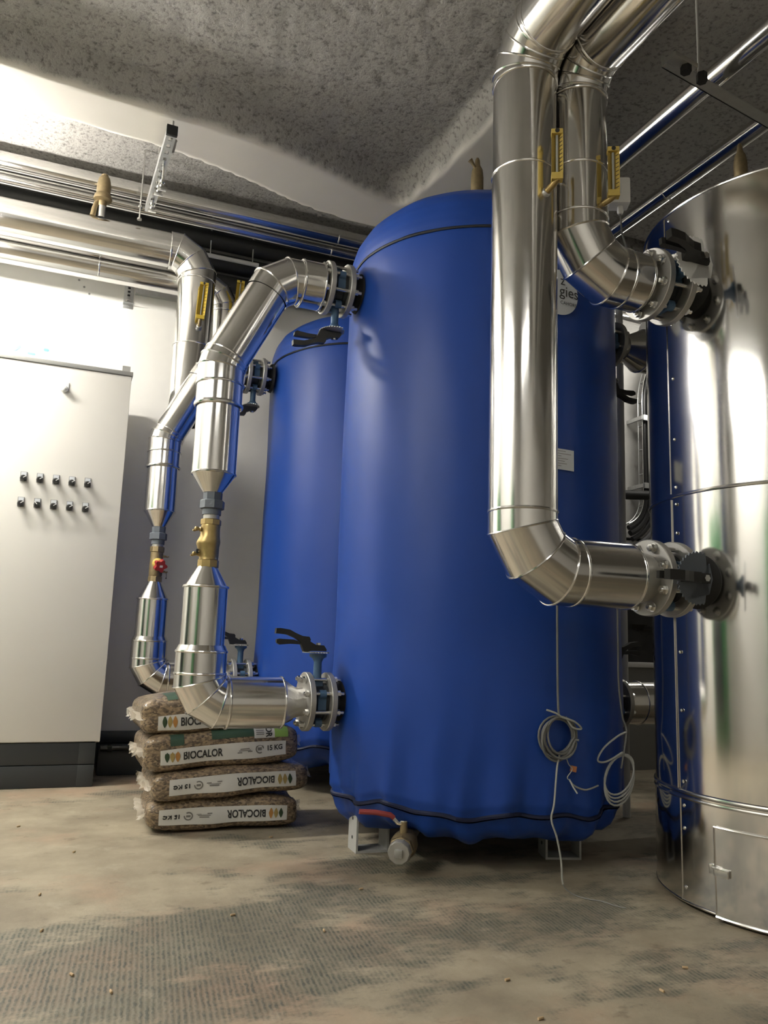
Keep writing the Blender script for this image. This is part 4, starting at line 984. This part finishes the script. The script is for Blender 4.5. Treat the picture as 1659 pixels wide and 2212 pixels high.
# ================================================================ cables on the front tank
def smooth(pts, n=8):
    pts = [Vector(p) for p in pts]; out = []
    for i in range(len(pts) - 1):
        p0 = pts[max(i - 1, 0)]; p1 = pts[i]; p2 = pts[i + 1]; p3 = pts[min(i + 2, len(pts) - 1)]
        for k in range(n):
            q = k / n; out.append(0.5 * ((2 * p1) + (p2 - p0) * q + (2 * p0 - 5 * p1 + 4 * p2 - p3) * q * q + (3 * p1 - p0 - 3 * p2 + p3) * q ** 3))
    return out + [pts[-1]]
t = thing('hanging_cable', 'grey cable down the blue tank, tied in a coil and trailing on floor', 'cable')
yF = YA - RA - 0.028
cc = along(1205, 1592, yF)
top_ = along(1203, 1180, yF)
MB().tube(smooth([top_ + Vector((0, 0.0, 0.35)), top_, along(1204, 1400, yF), along(1206, 1530, yF - 0.005), cc + Vector((0.005, -0.012, 0.07))]), 0.0042, 8).build('drop_lead', 'cabledark', t)
rnd = random.Random(5)
def coil(c, r0, turns, sx, sz, seed, yd=0.012):
    rnd = random.Random(seed); pts = []; n = 22
    for k in range(turns * n + 1):
        a = 2 * PI * k / n; tt = k // n; rr = r0 * (1 + 0.10 * math.sin(tt * 2.4 + seed)); ox = 0.010 * math.sin(tt * 1.7 + seed); oz = 0.010 * math.cos(tt * 2.9 + seed)
        pts.append(c + Vector((ox + sx * rr * math.cos(a), -yd * math.sin(a + tt) - 0.004 * tt * 0.5, oz + sz * rr * math.sin(a))))
    return pts
MB().tube(coil(cc, 0.064, 7, 1.0, 1.05, 2), 0.0042, 7).build('coil', 'cabledark', t)
MB().tube(smooth([cc + Vector((-0.06, -0.02, 0.095)), cc + Vector((-0.03, -0.03, 0.085)), cc + Vector((0.0, -0.03, 0.07)), cc + Vector((0.05, -0.03, 0.055)), cc + Vector((0.085, -0.02, 0.03)), cc + Vector((0.045, -0.025, 0.035)), cc + Vector((0.02, -0.02, 0.07))]), 0.0036, 7).build('tie_loop', 'cable', t)
fl1 = along(1216, 1913, 2.43); fl1.z = 0.006
MB().tube(smooth([cc + Vector((0.0, -0.01, -0.06)), along(1203, 1660, 2.44), along(1197, 1735, 2.43), along(1191, 1770, 2.43), along(1203, 1810, 2.43), along(1212, 1860, 2.43), along(1214, 1895, 2.43), fl1]), 0.0034, 7).build('tail', 'cable', t)
def fl(px, py):
    q = along(px, py, 1.0); d = (q - Vector((0, 0, HC))); return Vector((0, 0, HC)) + d * (-(HC - 0.003) / d.z)
MB().tube(smooth([fl1, fl(1224, 1922), fl(1245, 1935), fl(1275, 1943), fl(1300, 1947), fl(1330, 1957), fl(1352, 1962)]), 0.0018, 6).build('bare_end', 'cabledark', t)
t = thing('hanging_cable', 'pale cable with loose round coil hanging at right edge of blue tank', 'cable')
y2 = 2.50
c2 = along(1338, 1670, y2)
MB().tube(smooth([along(1333, 1290, y2), along(1335, 1400, y2), along(1336, 1470, y2), along(1344, 1545, y2), along(1353, 1582, y2), along(1342, 1660, y2)]), 0.0036, 7).build('drop_lead', 'cabledark', t)
MB().tube(smooth([along(1354, 1581, y2), along(1335, 1590, y2), along(1305, 1615, y2), along(1291, 1642, y2), along(1310, 1645, y2), along(1345, 1625, y2)]), 0.0036, 7).build('loop', 'cable', t)
pts = []
for k in range(4 * 24 + 1):
    a = 2 * PI * k / 24; tt = k / 24
    pts.append(c2 + Vector((0.078 * math.cos(a), 0.018 * math.sin(a + 1), (0.058 + 0.006 * tt) * math.sin(a) + 0.028 * math.cos(a) - 0.007 * tt)))
MB().tube(pts, 0.0036, 7).build('coil', 'cable', t)
MB().tube(smooth([along(1292, 1697, y2), along(1265, 1706, y2 - 0.02), along(1240, 1697, y2 - 0.04), along(1230, 1684, y2 - 0.05)]), 0.0032, 7).build('tail', 'cable', t)
e0 = along(1230, 1684, y2 - 0.05)
MB().tube([e0, along(1238, 1700, y2 - 0.05), along(1247, 1714, y2 - 0.05)], 0.0026, 6).build('bare_end', 'white', t)
t = thing('cable_tag', 'small orange tag on a wire loop hanging by the cable coils', 'tag')
p0 = along(1239, 1661, y2 - 0.05)
MB().box(-0.013, 0.012, -0.002, 0.002, -0.010, 0.010, Matrix.Translation(p0) @ Matrix.Rotation(0.2, 4, 'Y')).build('tag_plate', 'tagorange', t, bevel=0.001)
MB().tube(smooth([along(1222, 1632, y2 - 0.05), along(1228, 1650, y2 - 0.05), along(1236, 1662, y2 - 0.055), along(1226, 1678, y2 - 0.05), along(1228, 1684, y2 - 0.05)]), 0.0018, 6).build('wire_loop', 'cable', t)

# ================================================================ background between the tanks
o = MB().tube([(2.635, 3.30, 0.002), (2.635, 3.30, 2.62)], 0.0185, 20).build('conduit', 'pvc'); tag(o, 'upright grey plastic conduit between the blue tank and the silver tank', 'pipe')
t = thing('cable_tray', 'wire mesh cable tray with black cables on far wall', 'cable tray', (4.42, YF - 0.07, 0))
def tpath(off):     # in-plane path of the tray, offset sideways
    P = []
    for k in range(9):
        a = k / 8 * 1.05; P.append((0.48 - (0.48 - off) * math.cos(a), 2.80 + (0.48 - off) * math.sin(a)))
    P = P[::-1]
    P += [(off, 2.80 - 0.8 * k / 8) for k in range(1, 9)]
    for k in range(1, 10):
        a = k / 9 * 1.2; P.append((-0.42 + (0.42 + off) * math.cos(a), 2.0 - (0.42 + off) * math.sin(a)))
    return P
for off in (-0.19, -0.12, -0.05, 0.02, 0.09, 0.16, 0.19):
    MB().tube([(x, -0.05, z) for x, z in tpath(off)], 0.0032, 6).build('mesh_wire', 'galv', t)
for off in (-0.19, 0.19): MB().tube([(x, -0.10, z) for x, z in tpath(off)], 0.004, 6).build('edge_wire', 'zinc', t)
pa, pb = tpath(-0.19), tpath(0.19)
for i in range(0, len(pa), 2): MB().tube([(pa[i][0], -0.10, pa[i][1]), (pa[i][0], -0.05, pa[i][1]), (pb[i][0], -0.05, pb[i][1]), (pb[i][0], -0.10, pb[i][1])], 0.0032, 6).build('cross_wire', 'galv', t)
for i, off in enumerate((-0.155, -0.11, -0.06, 0.0, 0.05, 0.10, 0.15)):
    MB().tube([(x, -0.075, z) for x, z in tpath(off)], 0.024 if i % 2 else 0.020, 10).build('cable', 'blackcable' if i not in (3, 4) else 'greycable', t)
for z in (2.66, 2.10):
    MB().box(-0.20, 0.22, -0.13, -0.11, z - 0.022, z + 0.022).build('cross_rail', 'galv', t)
    for x in (-0.2, 0.2): MB().box(x - 0.01, x + 0.01, -0.12, 0.068, z - 0.015, z + 0.015).build('standoff', 'galv', t)
o = MB().tube([(3.4, YF - 0.003, 1.90), (3.42, 4.9, 1.925), (3.5, 4.85, 1.935), (4.8, 4.76, 2.02), (4.88, 4.80, 2.025), (4.9, YF - 0.003, 2.03)], 0.035, 16).build('black_pipe', 'blackfoam'); tag(o, 'black pipe crossing in front of the cable tray', 'pipe')
t = thing('wrapped_crate', 'crate wrapped in black plastic film on grey block behind tanks', 'crate', (0, 0, 0))
m = MB(); 
def drape(a, b): return Vector((3.35 + 1.3 * a + 0.03 * noise.noise(Vector((a * 8, b * 8, 0))), 4.55 + 0.03 * noise.noise(Vector((a * 9, b * 7, 4))), 0.72 + 0.52 * b))
m.grid(24, 14, drape); m.box(3.35, 4.65, 4.56, 5.15, 0.72, 1.22); m.build('film_wrap', 'blackfilm', t)
MB().box(3.30, 4.70, 4.50, 5.16, 0.685, 0.72).build('white_board', 'white', t, bevel=0.004)
MB().box(3.34, 4.66, 4.54, 5.15, 0.0, 0.685).build('block', 'greypaint', t, bevel=0.006)
o = MB().tube([(3.2, 5.15, 1.66), (5.2, 5.15, 1.70)], 0.012, 10).build('black_pipe', 'rubber'); tag(o, 'thin black pipe low along the far wall', 'pipe')
MBo = MB().box(3.5, 4.0, 5.02, YF, 1.85, 2.15).build('junction_box', 'plinth', bevel=0.01); tag(MBo, 'dark junction box on the far wall beside cable tray', 'box')

# ================================================================ boilers out of frame, mirrored in the cladding
for lab, x0, x1, y0, y1, h in (('green boiler casing along the left wall, facing the silver tank', -2.45, -1.75, 3.2, 3.95, 1.9), ('green boiler casing along the left wall near the entrance', -2.45, -1.70, 0.15, 0.65, 1.9)):
    t = thing('boiler', lab, 'boiler', ((x0 + x1) / 2, (y0 + y1) / 2, 0)); hx, hy = (x1 - x0) / 2, (y1 - y0) / 2
    MB().box(-hx, hx, -hy, hy, 0.08, h).build('casing', 'green', t, bevel=0.02)
    MB().box(-hx + 0.02, hx - 0.02, -hy + 0.02, hy - 0.02, 0.0, 0.08).build('base', 'plinth', t)
    MB().box(hx, hx + 0.02, -hy * 0.7, hy * 0.7, 0.3, 1.2).build('burner_door', 'plinth', t, bevel=0.005)
    MB().tube([(0, 0, h), (0, 0, h + 0.3), (-0.02, 0, h + 0.36), (-0.08, 0, h + 0.4), (-hx - 0.045, 0, h + 0.4)], 0.07, 24).build('flue', 'aluminium', t)

# ================================================================ crumbs on the floor
proto = None
for i, (px, py) in enumerate(((160, 1840), (40, 1785), (155, 2105), (503, 1976), (240, 2142), (90, 2010), (1096, 2116), (1430, 2140), (1168, 2200), (700, 2010), (780, 1920), (585, 1808), (86, 1932), (1480, 2090))):
    q = fl(px, py); q.z = 0.0
    if proto is None: proto = MB().lathe([(0.0028, -0.007), (0.0033, -0.006), (0.0033, 0.006), (0.0028, 0.007)], Matrix.Translation((0, 0, 0.0033)) @ XM, 8).build('wood_pellet', 'pelletwood'); o = proto
    else: o = proto.copy(); C.objects.link(o)
    o.location = q; o.rotation_euler = (0, 0, random.uniform(0, PI)); tag(o, 'loose wood pellet lying on the stained floor', 'pellet', 'loose pellets on the floor')
